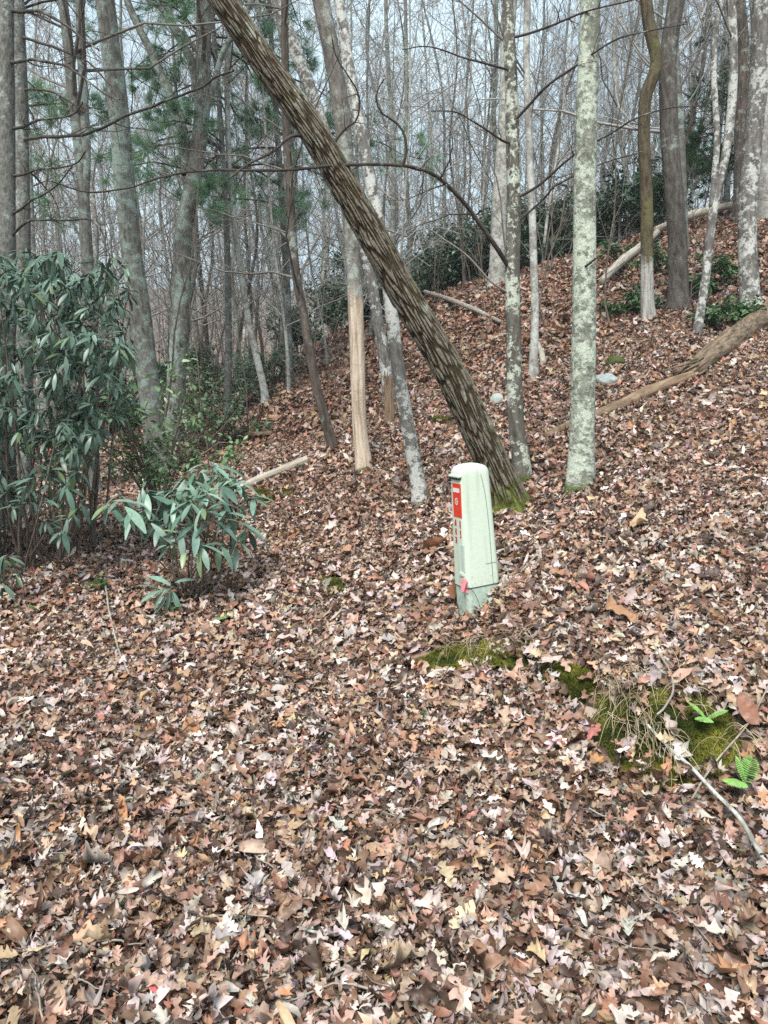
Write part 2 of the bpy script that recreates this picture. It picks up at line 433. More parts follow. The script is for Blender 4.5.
# ------------------------------------------------------------------ leaf protos
def strip_leaf(g, rows, width, lobes=0, depth=.5, curl=1.0, cols=3):
    """unit-length leaf along +y; rounded lobes deepen the outline"""
    t = np.linspace(0, 1, rows)
    env = np.sin(pi * np.clip(t, 0.015, .985) ** (1.15 if lobes else .8)) ** .75 * width
    sh = np.zeros(rows); wl = env.copy(); wr = env.copy()
    if lobes:
        out = []
        for _ in (0, 1):
            ph = t * lobes + g.uniform(-.12, .12)
            lob = .5 - .5 * np.cos(2 * pi * ph); pw = g.uniform(.6, 1.3)
            out.append(env * (1 - depth * (1 - lob ** pw)) * (1 + .12 * g.normal(size=rows)))
        wl, wr = out
        sh = .07 * (np.minimum(wl, wr) / width)
        wl[0] = wr[0] = .015; wl[-1] = wr[-1] = width * .10
    else: wl = wl * (1 + .08 * g.normal(size=rows)); wr = wr * (1 + .08 * g.normal(size=rows))
    mx = .04 * np.sin(t * 4 + g.random() * 6)
    u = np.linspace(-1, 1, cols)
    X = mx[:, None] + np.where(u < 0, wl[:, None], wr[:, None]) * u[None]
    Y = t[:, None] + sh[:, None] * np.abs(u)[None]
    V = np.stack([X, Y, 0 * X], -1).reshape(-1, 3)
    i = np.arange(rows * cols).reshape(rows, cols)
    Q = np.concatenate([np.stack([i[:-1, a], i[:-1, a + 1], i[1:, a + 1], i[1:, a]], -1) for a in range(cols - 1)])
    return bend(V, g, curl), Q

def palm_leaf(g, curl=1.0):
    lob = [(-2.3, .35), (-1.9, .2), (-1.25, .62), (-1.0, .33), (-.75, .4), (-.55, .72), (-.3, .34), (-.12, .6), (0, 1.0), (.12, .6), (.3, .34), (.55, .72), (.75, .4), (1.0, .33), (1.25, .62), (1.9, .2), (2.3, .35)]
    r = [(a + .06 * g.normal(), l * (.6 + .06 * g.normal())) for a, l in lob]
    V = np.array([[0, .3, 0]] + [[l * sin(a), .3 + l * cos(a), 0] for a, l in r])
    n = len(r)
    T = np.array([[0, i + 2, i + 1] for i in range(n - 1)])
    return bend(V, g, curl), T

def bend(V, g, c):
    """dry leaves: rolled across, curved along, twisted and crumpled"""
    x, y = V[:, 0].copy(), V[:, 1] - .5
    k = g.normal(.6, 2.2) * c                       # roll across
    k = k if abs(k) > .1 else .1
    z = (1 - np.cos(x * k)) / k + g.uniform(-.15, .7) * c * np.abs(x); x = np.sin(x * k) / k
    q = g.normal(.2, 1.0) * c                       # curve along
    q = q if abs(q) > .1 else .1
    y2 = np.sin(y * q) / q - z * np.sin(y * q); z = (1 - np.cos(y * q)) / q + z * np.cos(y * q)
    tw = y * g.uniform(-1.1, 1.1) * c
    z = z + (fbm(np.stack([V[:, 0] * 5, V[:, 1] * 5, 0 * x], -1) + g.uniform(0, 60), 7, 2)) * .22 * c
    return np.stack([x * np.cos(tw) - z * np.sin(tw), y2, x * np.sin(tw) + z * np.cos(tw)], -1)

def rotz(a):
    c, s, o, i = np.cos(a), np.sin(a), np.zeros_like(a), np.ones_like(a)
    return np.stack([np.stack([c, -s, o], -1), np.stack([s, c, o], -1), np.stack([o, o, i], -1)], -2)

def frame_z(n, spin):
    """rotation matrices carrying +z to n, spun by spin about it first"""
    ref = np.where(np.abs(n[:, :1]) > .9, np.array([[0, 1., 0]]), np.array([[1., 0, 0]]))
    x = _norm(np.cross(ref, n)); y = np.cross(n, x)
    return np.stack([x, y, n], -1) @ rotz(spin)

def frame_y(d, up):
    """rotation matrices carrying +y to d with +z near up"""
    y = _norm(d); x = _norm(np.cross(y, up)); z = np.cross(x, y)
    return np.stack([x, y, z], -1)

def scatter(protos, ch, Mx, T, col, acc=None):
    acc = acc or Acc()
    for p, (V, Fq) in enumerate(protos):
        s = np.where(ch == p)[0]
        if not len(s): continue
        W = np.einsum('nij,vj->nvi', Mx[s], V) + T[s][:, None]
        Fq = np.asarray(Fq)
        FF = (Fq[None] + (np.arange(len(s)) * len(V))[:, None, None]).reshape(-1, Fq.shape[1])
        c = np.repeat(np.concatenate([col[s], np.ones((len(s), 1))], 1), len(V), 0)
        acc.add(W.reshape(-1, 3), FF, col=c)
    return acc

LEAFC = np.array([(.37, .255, .19), (.49, .42, .375), (.19, .108, .072), (.34, .18, .10), (.065, .041, .03), (.42, .30, .185), (.29, .152, .105), (.42, .345, .315)])
def leaf_colours(n, far):
    wn = np.array([.24, .115, .19, .025, .11, .035, .085, .20]); wf = np.array([.21, .045, .25, .09, .11, .035, .21, .05])
    w = wn * (1 - far) + wf * far; w /= w.sum()
    c = LEAFC[rng.choice(len(LEAFC), n, p=w)]
    return np.clip(c * rng.normal(1, .16, (n, 1)) * rng.normal(1, .05, (n, 3)), .015, .75)

MOSS = {'big': [(580, 716), (596, 696), (640, 678), (690, 690), (735, 700), (752, 730), (745, 765), (700, 790), (655, 792), (615, 770), (590, 745)],
        'ledge': [(412, 658), (440, 648), (485, 640), (530, 638), (545, 652), (538, 668), (515, 674), (480, 672), (440, 676), (416, 670)],
        'step': [(534, 668), (560, 660), (592, 672), (600, 690), (584, 706), (556, 702), (540, 690)],
        'tree foot': [(494, 546), (508, 540), (524, 544), (522, 558), (502, 562)],
        'shrub foot': [(318, 578), (342, 578), (348, 594), (330, 600)],
        'log side': [(250, 492), (290, 486), (296, 496), (262, 506)],
        'hillside': [(430, 418), (452, 416), (454, 424), (434, 426)]}

def litter():
    g = np.random.default_rng(5)
    near = [strip_leaf(g, 19, g.uniform(.24, .38), g.choice([3, 3.5, 4, 4.5]), g.uniform(.62, .84), 1.35) for _ in range(40)] + [palm_leaf(g, 1.1) for _ in range(4)] + [strip_leaf(g, 9, g.uniform(.10, .24), 0, 0, 1.5) for _ in range(12)]
    mid0 = [strip_leaf(g, 13, g.uniform(.24, .38), g.choice([2.5, 3, 3.5]), .76, 1.35) for _ in range(30)] + [palm_leaf(g, 1.) for _ in range(3)] + [strip_leaf(g, 6, g.uniform(.10, .24), 0, 0, 1.5) for _ in range(9)]
    mid = [strip_leaf(g, 9, g.uniform(.25, .38), g.choice([2, 2.5, 3]), .72, 1.3) for _ in range(24)] + [strip_leaf(g, 5, g.uniform(.12, .22), 0, 0, 1.4) for _ in range(7)]
    far = [strip_leaf(g, 5, .30, 2, .4, 1.3) for _ in range(16)]
    acc = Acc()
    for y0, y1, den, pr, sz in ((.95, 2.4, 3100, near, .057), (2.4, 3.6, 2900, mid0, .056), (3.6, 6, 2400, mid, .057), (6, 10, 1350, mid, .066), (10, 16, 680, far, .086), (16, 24, 300, far, .12)):
        A = (y1 - y0) * 2 * (.6 * y1 + 1.3); n = int(A * den)
        y = rng.uniform(y0, y1, n); x = rng.uniform(-1, 1, n) * (.6 * y1 + 1.3)
        k = np.abs(x) < .6 * y + 1.3; x, y = x[k], y[k]
        # clumpy cover with barer patches
        cl = fbm(np.stack([x * 1.3, y * 1.3, 0 * x], -1), 21, 3)
        k = rng.random(len(x)) < np.clip(1.0 + cl * 1.5, .35, 1.2); x, y = x[k], y[k]
        n = len(x)
        nn = normal_at(x, y)
        P = np.stack([x, y, height(x, y)], -1)
        px, py, _ = project(P)
        keep = np.ones(n, bool); onm = np.zeros(n)
        for key, poly in MOSS.items():
            onm = np.maximum(onm, inpoly(px, py, poly) * .035)
            keep &= ~(inpoly(px, py, poly) & (fbm(P * 6.5, 44, 3) * 2.6 + rng.normal(0, .22, n) < (.31 if key == 'big' else .14)))
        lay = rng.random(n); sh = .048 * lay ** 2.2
        tilt = _norm(nn + rng.normal(0, .5, (n, 3)))
        Mx = frame_z(tilt, rng.uniform(0, 2 * pi, n)) * (sz * np.exp(np.clip(rng.normal(0, .36, n), -.9, .75)))[:, None, None]
        far_w = float(np.clip((y0 - 2) / 7, 0, 1))
        col = leaf_colours(n, far_w) * (.42 + .68 * lay ** .8)[:, None]      # lower layers painted darker: shade of the leaf gaps put into their colour
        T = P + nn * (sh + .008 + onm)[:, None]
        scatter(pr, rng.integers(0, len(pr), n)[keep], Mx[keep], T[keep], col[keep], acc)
    me = acc.mesh('leaf_litter', M['leaf'], smooth=True)
    tag(link('leaf_litter', me), 'carpet of dry brown oak leaves over the forest floor', kind='stuff')
litter()

# ------------------------------------------------------------------ trees
def trunk_mesh(P, R, sides=18, amp=.08, seed=0, roots=0.0):
    th = np.arange(sides) / sides * 2 * pi
    s = np.concatenate([[0], np.cumsum(np.linalg.norm(np.diff(P, axis=0), axis=1))])
    C = np.stack([np.cos(th)[None] * .5 + 0 * s[:, None], np.sin(th)[None] * .5 + 0 * s[:, None], s[:, None] * 1.2 + 0 * th[None]], -1)
    d = 1 + amp * 2 * fbm(C * 3 + seed * 3.1, seed, 3)
    if roots: d = d * (1 + roots * np.exp(-np.maximum(s - .2, 0) / .14)[:, None] * np.cos(th[None] * (3 + seed % 3) + seed))
    return tubes(P[None], (R[:, None] * d)[None], sides, seed=seed * 2.3)

def forest_tree(name, label, cat, path, w0, w1, mat, H=14, Y=None, twigs=(24, 6, 4), tmin=.22, limbs=(), forks=(), sides=18, amp=.07,
                dY=0.0, wob=.02, seed=None, crown=True, group=None, flare=.45, tmat='twig', trunk_fn=None, up=None, clen=(.16, .30)):
    """path: picture points from the foot upwards; w0,w1 widths in px at foot and at the last point; Y depth (default: where the foot meets the ground)"""
    global _seed
    seed = seed if seed is not None else (len(bpy.data.objects) * 7) % 97
    g = np.random.default_rng(seed + 100)
    if Y is None:
        b = hit1(*path[0]); Yb = b[1]
    else:
        Yb = Y; b = at(*path[0], Y)
    n = len(path)
    ys = [Yb + dY * (path[0][1] - p[1]) / 500 for p in path]
    pts = [at(p[0], p[1], y) for p, y in zip(path, ys)]
    if Y is None: pts[0] = b
    zb = height(pts[0][0], pts[0][1])
    pts.insert(0, np.array([pts[0][0] - (pts[1][0] - pts[0][0]) * .05, pts[0][1], min(zb, pts[0][2]) - .25]))
    base = np.array([pts[1][0], pts[1][1], zb])
    r0 = w0 * .5 * ys[0] / F; r1 = w1 * .5 * ys[-1] / F
    dens = resample(np.array(pts), step=.09)
    top = dens[-1].copy(); d = _norm(np.array(pts[-1]) - np.array(pts[-2]))
    ext = []
    p = top.copy()
    while p[2] - zb < H:
        d = _norm(d * 1.0 + np.array([0, 0, .10]) + g.normal(size=3) * .06)
        p = p + d * .45; ext.append(p.copy())
    sv = np.concatenate([[0], np.cumsum(np.linalg.norm(np.diff(dens, axis=0), axis=1))])
    R = r0 + (r1 - r0) * sv / sv[-1]
    R = R * (1 + flare * np.exp(-np.maximum(sv - .22, 0) / .16))
    if ext:
        e = np.array(ext); Pn = np.concatenate([dens, e]); R = np.concatenate([R, np.linspace(r1, max(.015, r1 * .15), len(e) + 1)[1:]])
    else: Pn = dens
    # slight crookedness
    s = np.concatenate([[0], np.cumsum(np.linalg.norm(np.diff(Pn, axis=0), axis=1))])
    wv = np.stack([fbm(np.stack([s * .9, s * 0 + seed, s * 0 + k], -1), seed + k, 2) for k in (1, 5)], -1) * wob * 2
    fade = np.minimum(s / .5, 1)[:, None]
    Pn[:, :2] += wv * fade
    root = thing(name, label, cat, base, group)
    ac = Acc()
    if trunk_fn: V, Q, bk = trunk_fn(Pn, R)
    else: V, Q, bk = trunk_mesh(Pn, R, sides, amp, seed, .2)
    bk[:, 2] -= .25
    ac.add(V, Q, bk=bk)
    link('trunk', ac.mesh('trunk', M[mat], base), root)
    for fk in forks:          # further stems of the same tree
        fp = [at(p_[0], p_[1], Yb + (p_[2] if len(p_) > 2 else 0)) for p_ in fk['path']]
        dn = resample(np.array(fp), step=.1)
        dd = _norm(dn[-1] - dn[-4]); q = dn[-1].copy(); ex = []
        while q[2] - zb < H * .8:
            dd = _norm(dd + np.array([0, 0, .1]) + g.normal(size=3) * .06); q = q + dd * .45; ex.append(q.copy())
        fr = np.linspace(fk['w'][0], fk['w'][1], len(dn)) * .5 * Yb / F
        if ex: dn = np.concatenate([dn, np.array(ex)]); fr = np.concatenate([fr, np.linspace(fr[-1], .012, len(ex))])
        V, Q, bk = trunk_mesh(dn, fr, 14, amp, seed + 3)
        link('limb', Acc().add(V, Q, bk=bk).mesh('limb', M[mat], base), root)
        if fk.get('crown', True):
            PK = resample(dn, n=14)[None]; RK = np.interp(np.linspace(0, 1, 14), np.linspace(0, 1, len(fr)), fr)[None]
            Pn = Pn  # crown added below
            fk['pk'] = (PK, RK)
    for lb in limbs:          # single boughs traced from their start on the trunk
        pl = lb['path']; y0 = Yb + lb.get('y0', 0); y1 = Yb + lb.get('dy', -.4)
        L = [at(p_[0], p_[1], y0 + (y1 - y0) * i / (len(pl) - 1)) for i, p_ in enumerate(pl)]
        dn = resample(np.array(L), step=.05)
        q = np.linspace(0, 1, len(dn))
        fr = (lb['w'][0] + (lb['w'][1] - lb['w'][0]) * q ** .7) * .5 * Yb / F
        dn = dn + np.stack([fbm(np.stack([q * len(dn) * .14, 0 * q, 0 * q + k], -1), seed + k, 2) for k in range(3)], -1) * .05 * np.minimum(q * 5, 1)[:, None]
        a2 = Acc()
        V, Q, bk = trunk_mesh(dn, fr, 8, .06, seed + 9); a2.add(V, Q, bk=bk)
        k2 = lb.get('tw', 10)
        if k2:
            PK = resample(dn, n=16)[None]; RK = np.interp(np.linspace(0, 1, 16), q, fr)[None]
            p1, q1 = sprout(PK, RK, k2, lb.get('tl', (.12, .3)), (.12, .98), (35, 75), 6, .1, .16, .45, g, .0018)
            V, Q, bk = tubes(p1, q1, 4, seed); a2.add(V, Q, bk=bk)
            p2, q2 = sprout(p1, q1, 4, (.2, .5), (.2, .95), (30, 70), 4, .1, .18, .6, g, .0014)
            V, Q, bk = tubes(p2, q2, 3, seed); a2.add(V, Q, bk=bk)
        link('bough', a2.mesh('bough', M[lb.get('mat', 'limb')], base), root)
    if crown:
        a3 = Acc()
        stems = [(resample(Pn, n=24)[None], np.interp(np.linspace(0, 1, 24), np.linspace(0, 1, len(R)), R)[None])] + [fk['pk'] for fk in forks if 'pk' in fk]
        for PK, RK in stems:
            p1, q1 = sprout(PK, RK, twigs[0], clen, (tmin, .99), (40, 80), 7, .35, .16, .28, g, .005)
            q1 = np.minimum(q1, .045)
            p2, q2 = sprout(p1, q1, twigs[1], (.25, .5), (.2, .98), (30, 65), 5, .15, .2, .5, g, .003)
            p3, q3 = sprout(p2, q2, twigs[2], (.3, .6), (.2, .98), (30, 65), 4, .1, .22, .55, g, .002)
            for p_, q_, s_ in ((p1, q1, 5), (p2, q2, 3), (p3, q3, 3)):
                V, Q, bk = tubes(p_, q_, s_, seed); a3.add(V, Q, bk=bk)
        link('crown', a3.mesh('crown', M[tmat], base), root)
    return root

# --- the leaning tree with deeply furrowed bark
def furrow_trunk(P, R):
    P2 = resample(np.concatenate([P, R[:, None]], 1), step=.014)
    R2 = P2[:, 3]; P2 = P2[:, :3]
    s = np.concatenate([[0], np.cumsum(np.linalg.norm(np.diff(P2, axis=0), axis=1))])
    vis = s < 6.5
    P2, R2, s = P2[vis], R2[vis], s[vis]
    sides = 230; K = 29
    th = np.arange(sides) / sides
    U = th[None, :] * K + 0 * s[:, None]; Vv = s[:, None] * 5.2 + 0 * th[None]
    C3 = np.stack([np.cos(th * 2 * pi)[None] * 1.1 + 0 * s[:, None], np.sin(th * 2 * pi)[None] * 1.1 + 0 * s[:, None], s[:, None] * 1.6 + 0 * th[None]], -1)
    wx = fbm(C3 * 2.6, 31, 3) * 2.3; wy = fbm(C3 * 2.4 + 9, 37, 3) * 2.0
    f, f1 = cell(np.stack([U + wx, Vv + wy], -1), 3)
    # wrap the seam by blending with the pattern shifted one turn
    fB, _ = cell(np.stack([U - K + wx, Vv + wy], -1), 3)
    wgt = np.clip((th[None] - .9) / .1, 0, 1); f = f * (1 - wgt) + fB * wgt
    ridge = np.clip(f / .48, 0, 1); ridge = ridge * ridge * (3 - 2 * ridge)
    fine = fbm(np.stack([C3[..., 0] * 14, C3[..., 1] * 14, s[:, None] * 9 + 0 * th[None]], -1), 51, 3)
    dep = .022 * np.clip(R2 / .15, .4, 1.3)[:, None]
    big = fbm(C3 * 1.1 + 4, 61, 2) * .05
    Rr = R2[:, None] * (1 + big) + dep * (ridge - .6) + .006 * fine
    # root flare lobes near the foot
    fl = np.exp(-np.maximum(s - .25, 0) / .17)[:, None]
    Rr = Rr * (1 + fl * .18 * np.cos(2 * pi * th[None] * 5 + 1.1))
    V, Q, bk = tubes(P2[None], Rr[None], sides)
    furrow_trunk.ridge = ridge.reshape(-1)
    furrow_trunk.s = np.repeat(s, sides)
    return V, Q, bk

def mat_furrow():
    m, nt, b = mat_new('furrowed_oak_bark')
    a = N(nt, 'ShaderNodeAttribute', attribute_name='bk'); r = N(nt, 'ShaderNodeAttribute', attribute_name='ridge')
    n1 = N(nt, 'ShaderNodeTexNoise', i_Scale=55., i_Detail=5., i_Roughness=.7); nt.links.new(a.outputs['Vector'], n1.inputs['Vector'])
    n2 = N(nt, 'ShaderNodeTexNoise', i_Scale=5., i_Detail=5., i_Roughness=.7); nt.links.new(a.outputs['Vector'], n2.inputs['Vector'])
    inner = ramp(nt, n1.outputs[0], [(.3, (.02, .014, .008)), (.7, (.055, .038, .022))]).outputs[0]
    plate = ramp(nt, n1.outputs[0], [(.3, (.062, .055, .042)), (.7, (.22, .20, .155))]).outputs[0]
    pale = ramp(nt, n1.outputs[0], [(.3, (.14, .145, .11)), (.7, (.37, .40, .32))]).outputs[0]
    mk = ramp(nt, n2.outputs[0], [(.56, (0, 0, 0)), (.64, (1, 1, 1))]).outputs[0]
    top = mix(nt, mk, plate, pale)
    rm = ramp(nt, r.outputs['Fac'], [(.45, (0, 0, 0)), (.95, (1, 1, 1))]).outputs[0]
    c = mix(nt, rm, inner, top)
    # moss on the upper side and at the foot
    n3 = N(nt, 'ShaderNodeTexNoise', i_Scale=9., i_Detail=6., i_Roughness=.7); nt.links.new(a.outputs['Vector'], n3.inputs['Vector'])
    mo = N(nt, 'ShaderNodeAttribute', attribute_name='moss')
    ad = N(nt, 'ShaderNodeMath', operation='MULTIPLY_ADD'); nt.links.new(n3.outputs[0], ad.inputs[0]); ad.inputs[1].default_value = 1.6; nt.links.new(mo.outputs['Fac'], ad.inputs[2])
    mm = N(nt, 'ShaderNodeMapRange'); nt.links.new(ad.outputs[0], mm.inputs[0]); mm.inputs[1].default_value = 1.15; mm.inputs[2].default_value = 1.5
    mc = ramp(nt, n1.outputs[0], [(.3, (.035, .05, .008)), (.7, (.13, .15, .03))]).outputs[0]
    c = mix(nt, mm.outputs[0], c, mc)
    nt.links.new(c, b.inputs['Base Color']); b.inputs['Roughness'].default_value = .88; b.inputs['Specular IOR Level'].default_value = .2
    bp = N(nt, 'ShaderNodeBump', i_Strength=.7, i_Distance=.006); nt.links.new(n1.outputs[0], bp.inputs['Height']); nt.links.new(bp.outputs[0], b.inputs['Normal'])
    return m
M['furrow'] = mat_furrow()

lean = forest_tree('leaning_oak_tree', 'big brown tree with deeply furrowed bark leaning left over the slope', 'tree',
                   [(508, 512), (491, 463), (451, 376), (405, 297), (372, 236), (313, 133), (262, 60), (222, 0)], 33, 23, 'furrow', H=9.5, wob=.012,
                   trunk_fn=furrow_trunk, flare=.55, twigs=(14, 6, 4), tmin=.62, dY=-.35, tmat='twig',
                   limbs=[dict(path=[(330, 150), (345, 128), (356, 118), (357, 95), (350, 80), (338, 60), (334, 40)], w=(2.8, .9), y0=-.1, dy=-.4, tw=14),
                          dict(path=[(318, 140), (290, 135), (262, 160), (230, 178)], w=(4, 1.5), y0=-.2, dy=-.8, tw=10)])
_tr = [o for o in lean.children if o.name.startswith('trunk')][0]
_v = np.empty(len(_tr.data.vertices) * 3, np.float32); _tr.data.vertices.foreach_get('co', _v); _v = _v.reshape(-1, 3)
_n = np.empty(len(_v) * 3, np.float32); _tr.data.vertices.foreach_get('normal', _n); _n = _n.reshape(-1, 3)
_a = _tr.data.attributes.new('ridge', 'FLOAT', 'POINT'); _a.data.foreach_set('value', furrow_trunk.ridge.astype(np.float32))
_ms = np.clip(1.15 * np.exp(-np.maximum(_v[:, 2] - .04, 0) / .12), 0, 1.1) * .75 + np.clip(_n[:, 0] * .6 + .15, 0, .6) * .62
_a = _tr.data.attributes.new('moss', 'FLOAT', 'POINT'); _a.data.foreach_set('value', _ms.astype(np.float32))

T = forest_tree
T('lichen_tree', 'straight pale green lichen covered tree right of the leaning trunk', 'tree',
  [(581, 492), (582, 380), (585, 250), (587, 100), (590, 0)], 26, 18, 'lichen', H=15, amp=.06, wob=.016, flare=.4, twigs=(22, 6, 4), tmin=.4, sides=24,
  limbs=[dict(path=[(583, 268), (588, 266), (596, 258)], w=(3, 1.5), dy=-.2, tw=2)])
T('spotted_tree', 'dark slim tree spotted with white lichen directly behind the leaning trunk', 'tree',
  [(522, 482), (517, 420), (515, 350), (512, 270), (514, 200), (512, 100), (508, 0)], 17, 11, 'spotted', H=12, amp=.09, wob=.02, tmin=.35, twigs=(22, 6, 4), sides=20,
  limbs=[dict(path=[(511, 270), (495, 245), (470, 210), (445, 185), (425, 172), (400, 166), (370, 165), (330, 167), (290, 171), (256, 172), (200, 172), (167, 177), (130, 190), (90, 193), (55, 180)], w=(5, 1.1), dy=-1.6, tw=26, tl=(.06, .18)),
         dict(path=[(402, 167), (408, 150), (404, 130), (395, 122), (382, 112), (378, 95), (385, 80)], w=(2.6, 1.0), y0=-1.0, dy=-1.2, tw=5),
         dict(path=[(512, 123), (532, 103), (549, 87), (579, 65), (599, 50), (622, 37), (655, 30), (690, 24)], w=(3.2, .9), dy=-.9, tw=12),
         dict(path=[(513, 200), (545, 182), (579, 153), (612, 133), (635, 118), (672, 108), (705, 107)], w=(3.2, .9), dy=-.9, tw=12),
         dict(path=[(511, 38), (552, 27), (585, 13), (622, 3), (650, -8)], w=(2.8, 1.0), dy=-.9, tw=9),
         dict(path=[(512, 143), (503, 140), (476, 123), (456, 113), (430, 112)], w=(2.6, .9), dy=-.5, tw=8),
         dict(path=[(510, 70), (500, 67), (470, 60), (430, 48), (400, 50)], w=(2.6, .9), dy=-.5, tw=8),
         dict(path=[(513, 295), (490, 280), (469, 257), (440, 238), (423, 227)], w=(2.6, 1.2), dy=-.4, tw=3, mat='limb_pale'),
         dict(path=[(513, 225), (545, 200), (560, 185), (600, 165), (640, 152)], w=(2.5, 1.0), dy=-.6, tw=8)])
T('thin_pale_tree', 'thin pale grey sapling tree between spotted and lichen covered trunks', 'tree',
  [(534, 380), (534, 300), (532, 200), (529, 100), (527, 0)], 8, 6, 'pale', H=10, twigs=(18, 5, 4), tmin=.3, wob=.03)
T('kinked_mossy_tree', 'kinked brown mossy tree with white lower trunk on the right slope', 'tree',
  [(650, 322), (648, 280), (647, 200), (644, 133), (645, 95), (655, 63), (649, 30), (645, 0)], 12, 11, 'mossy', H=13, wob=.03, twigs=(20, 6, 4), tmin=.35)
T('dark_grey_tree', 'dark grey tree with smooth straight trunk on the right slope', 'tree',
  [(679, 312), (677, 233), (670, 133), (667, 60), (677, 0)], 19, 15, 'grey_dark', H=15, wob=.02, twigs=(22, 6, 4), tmin=.4)
T('slanting_birch_tree', 'thin crooked white birch with two stems on the right slope', 'tree',
  [(697, 345), (704, 283), (712, 207), (725, 150), (735, 70), (732, 0)], 8, 8, 'birch', H=11, wob=.03, twigs=(20, 5, 4), tmin=.3, Y=8.9,
  forks=[dict(path=[(712, 207), (715, 170), (717, 133), (714, 80), (715, 35), (722, 0)], w=(6, 5))])
T('shaded_brown_tree', 'dark brown tree behind the two stemmed white birch', 'tree',
  [(741, 200), (742, 120), (742, 50), (738, 0)], 14, 12, 'brown', H=14, Y=15, twigs=(22, 6, 4))
T('mottled_grey_tree', 'grey mottled tree beside the thick end of the fallen log', 'tree',
  [(751, 316), (747, 250), (748, 200), (752, 150), (759, 80), (760, 0)], 18, 16, 'birch', H=14, wob=.015, twigs=(22, 6, 4), tmin=.35)
T('pale_edge_tree', 'short pale grey trunk at the right edge behind the mottled tree', 'tree',
  [(764, 205), (764, 150), (766, 80), (770, 0)], 11, 9, 'pale', H=13, Y=15, twigs=(18, 5, 4))
T('peeled_snag_tree', 'tree with bare tan peeled trunk just left of the leaning oak', 'tree',
  [(364, 470), (360, 420), (357, 330), (352, 240), (346, 160), (338, 90), (321, 0)], 14, 16, 'snag', H=12, wob=.012, amp=.06, twigs=(18, 6, 4), tmin=.5, flare=.5)
T('white_patched_tree', 'slender tree with white patchy bark between peeled snag and pedestal', 'tree',
  [(421, 507), (408, 430), (396, 357), (390, 310), (382, 250), (368, 170), (355, 100), (340, 0)], 15, 10, 'birch', H=12, wob=.015, twigs=(18, 6, 4), tmin=.4, flare=.4)
T('white_flecked_tree', 'slender white flecked trunk behind the leaning oak beside the stump', 'tree',
  [(390, 405), (385, 365), (367, 266), (348, 200), (326, 137), (306, 77), (283, 20), (276, 0)], 11, 12, 'birch', H=12, wob=.012, twigs=(18, 6, 4), tmin=.4)
T('slanted_twiggy_tree', 'thin dark brown twiggy tree slanting left of the peeled snag', 'tree',
  [(333, 452), (316, 383), (305, 320), (296, 266), (290, 190), (286, 120), (284, 40)], 10, 7, 'brown', H=10, wob=.03, twigs=(40, 6, 4), tmin=.12, clen=(.12, .22))
T('lichen_pine_tree', 'pale grey lichen patched tree behind the small rhododendron', 'tree',
  [(160, 470), (150, 400), (138, 300), (131, 250), (124, 180), (117, 100), (110, 50), (104, 0)], 22, 17, 'grey', H=15, wob=.015, amp=.06, twigs=(22, 6, 4), tmin=.4)
T('forked_brown_tree', 'brown forked tree left of the leaning oak with curving side stems', 'tree',
  [(174, 445), (176, 380), (182, 300), (184, 233), (193, 183), (201, 117), (203, 60), (204, 0)], 20, 13, 'grey', H=14, wob=.015, twigs=(24, 6, 4), tmin=.3, flare=.2,
  forks=[dict(path=[(187, 175), (184, 140), (178, 112), (167, 88), (149, 48), (135, 20), (127, 0)], w=(10, 6)),
         dict(path=[(197, 95), (194, 70), (186, 50), (176, 32), (165, 12), (157, -5)], w=(8, 7)),
         dict(path=[(200, 135), (212, 90), (224, 50), (240, 25), (255, -5)], w=(6, 5))])
PINEB = dict(mat='limb', tw=14, tl=(.1, .28))
T('white_pine_tree', 'grey pine at the left edge with bare dead side branches', 'tree',
  [(6, 470), (7, 300), (7, 150), (6, 0)], 19, 15, 'pine', H=16, Y=7.0, wob=.01, twigs=(20, 6, 4), tmin=.5, flare=.2,
  limbs=[dict(path=[(9, 62), (20, 62), (60, 63), (75, 70), (104, 92), (120, 98)], w=(3.5, 1.2), dy=-.6, **PINEB),
         dict(path=[(8, 10), (40, 14), (65, 24), (85, 40), (100, 50)], w=(4, 1.3), dy=-.4, **PINEB),
         dict(path=[(9, 129), (40, 122), (70, 113), (82, 100)], w=(3.6, 1.2), dy=-.3, **PINEB),
         dict(path=[(9, 176), (45, 170), (73, 162), (85, 150)], w=(3.2, 1.2), dy=-.3, **PINEB),
         dict(path=[(9, 215), (35, 200), (52, 186), (74, 164)], w=(3, 1.1), dy=-.5, **PINEB),
         dict(path=[(9, 238), (25, 224), (60, 219), (90, 218), (103, 232), (107, 250)], w=(3, 1.2), dy=-.5, **PINEB)])
T('dark_pine_tree', 'darker pine trunk close behind the left edge grey pine', 'tree',
  [(24, 470), (23, 300), (20, 150), (15, 0)], 16, 15, 'pine', H=16, Y=8.2, wob=.012, twigs=(20, 6, 4), tmin=.5, flare=.2,
  limbs=[dict(path=[(18, 36), (45, 44), (70, 52), (92, 62), (110, 84)], w=(3, 1.2), dy=-.4, **PINEB),
         dict(path=[(20, 90), (45, 90), (66, 98), (85, 110)], w=(2.6, 1.2), dy=-.4, **PINEB),
         dict(path=[(22, 140), (55, 135), (95, 130), (143, 108), (187, 92), (235, 70)], w=(3.4, 1.5), dy=-2.2, **PINEB)])
T('twin_stem_tree', 'grey twin stemmed tree behind the large rhododendron', 'tree',
  [(92, 450), (89, 300), (85, 230), (80, 150), (73, 90), (68, 40), (62, 0)], 14, 9, 'grey', H=14, Y=9.0, wob=.015, twigs=(22, 6, 4), tmin=.3,
  forks=[dict(path=[(84, 215), (86, 150), (83, 90), (81, 40), (80, 0)], w=(9, 8))])
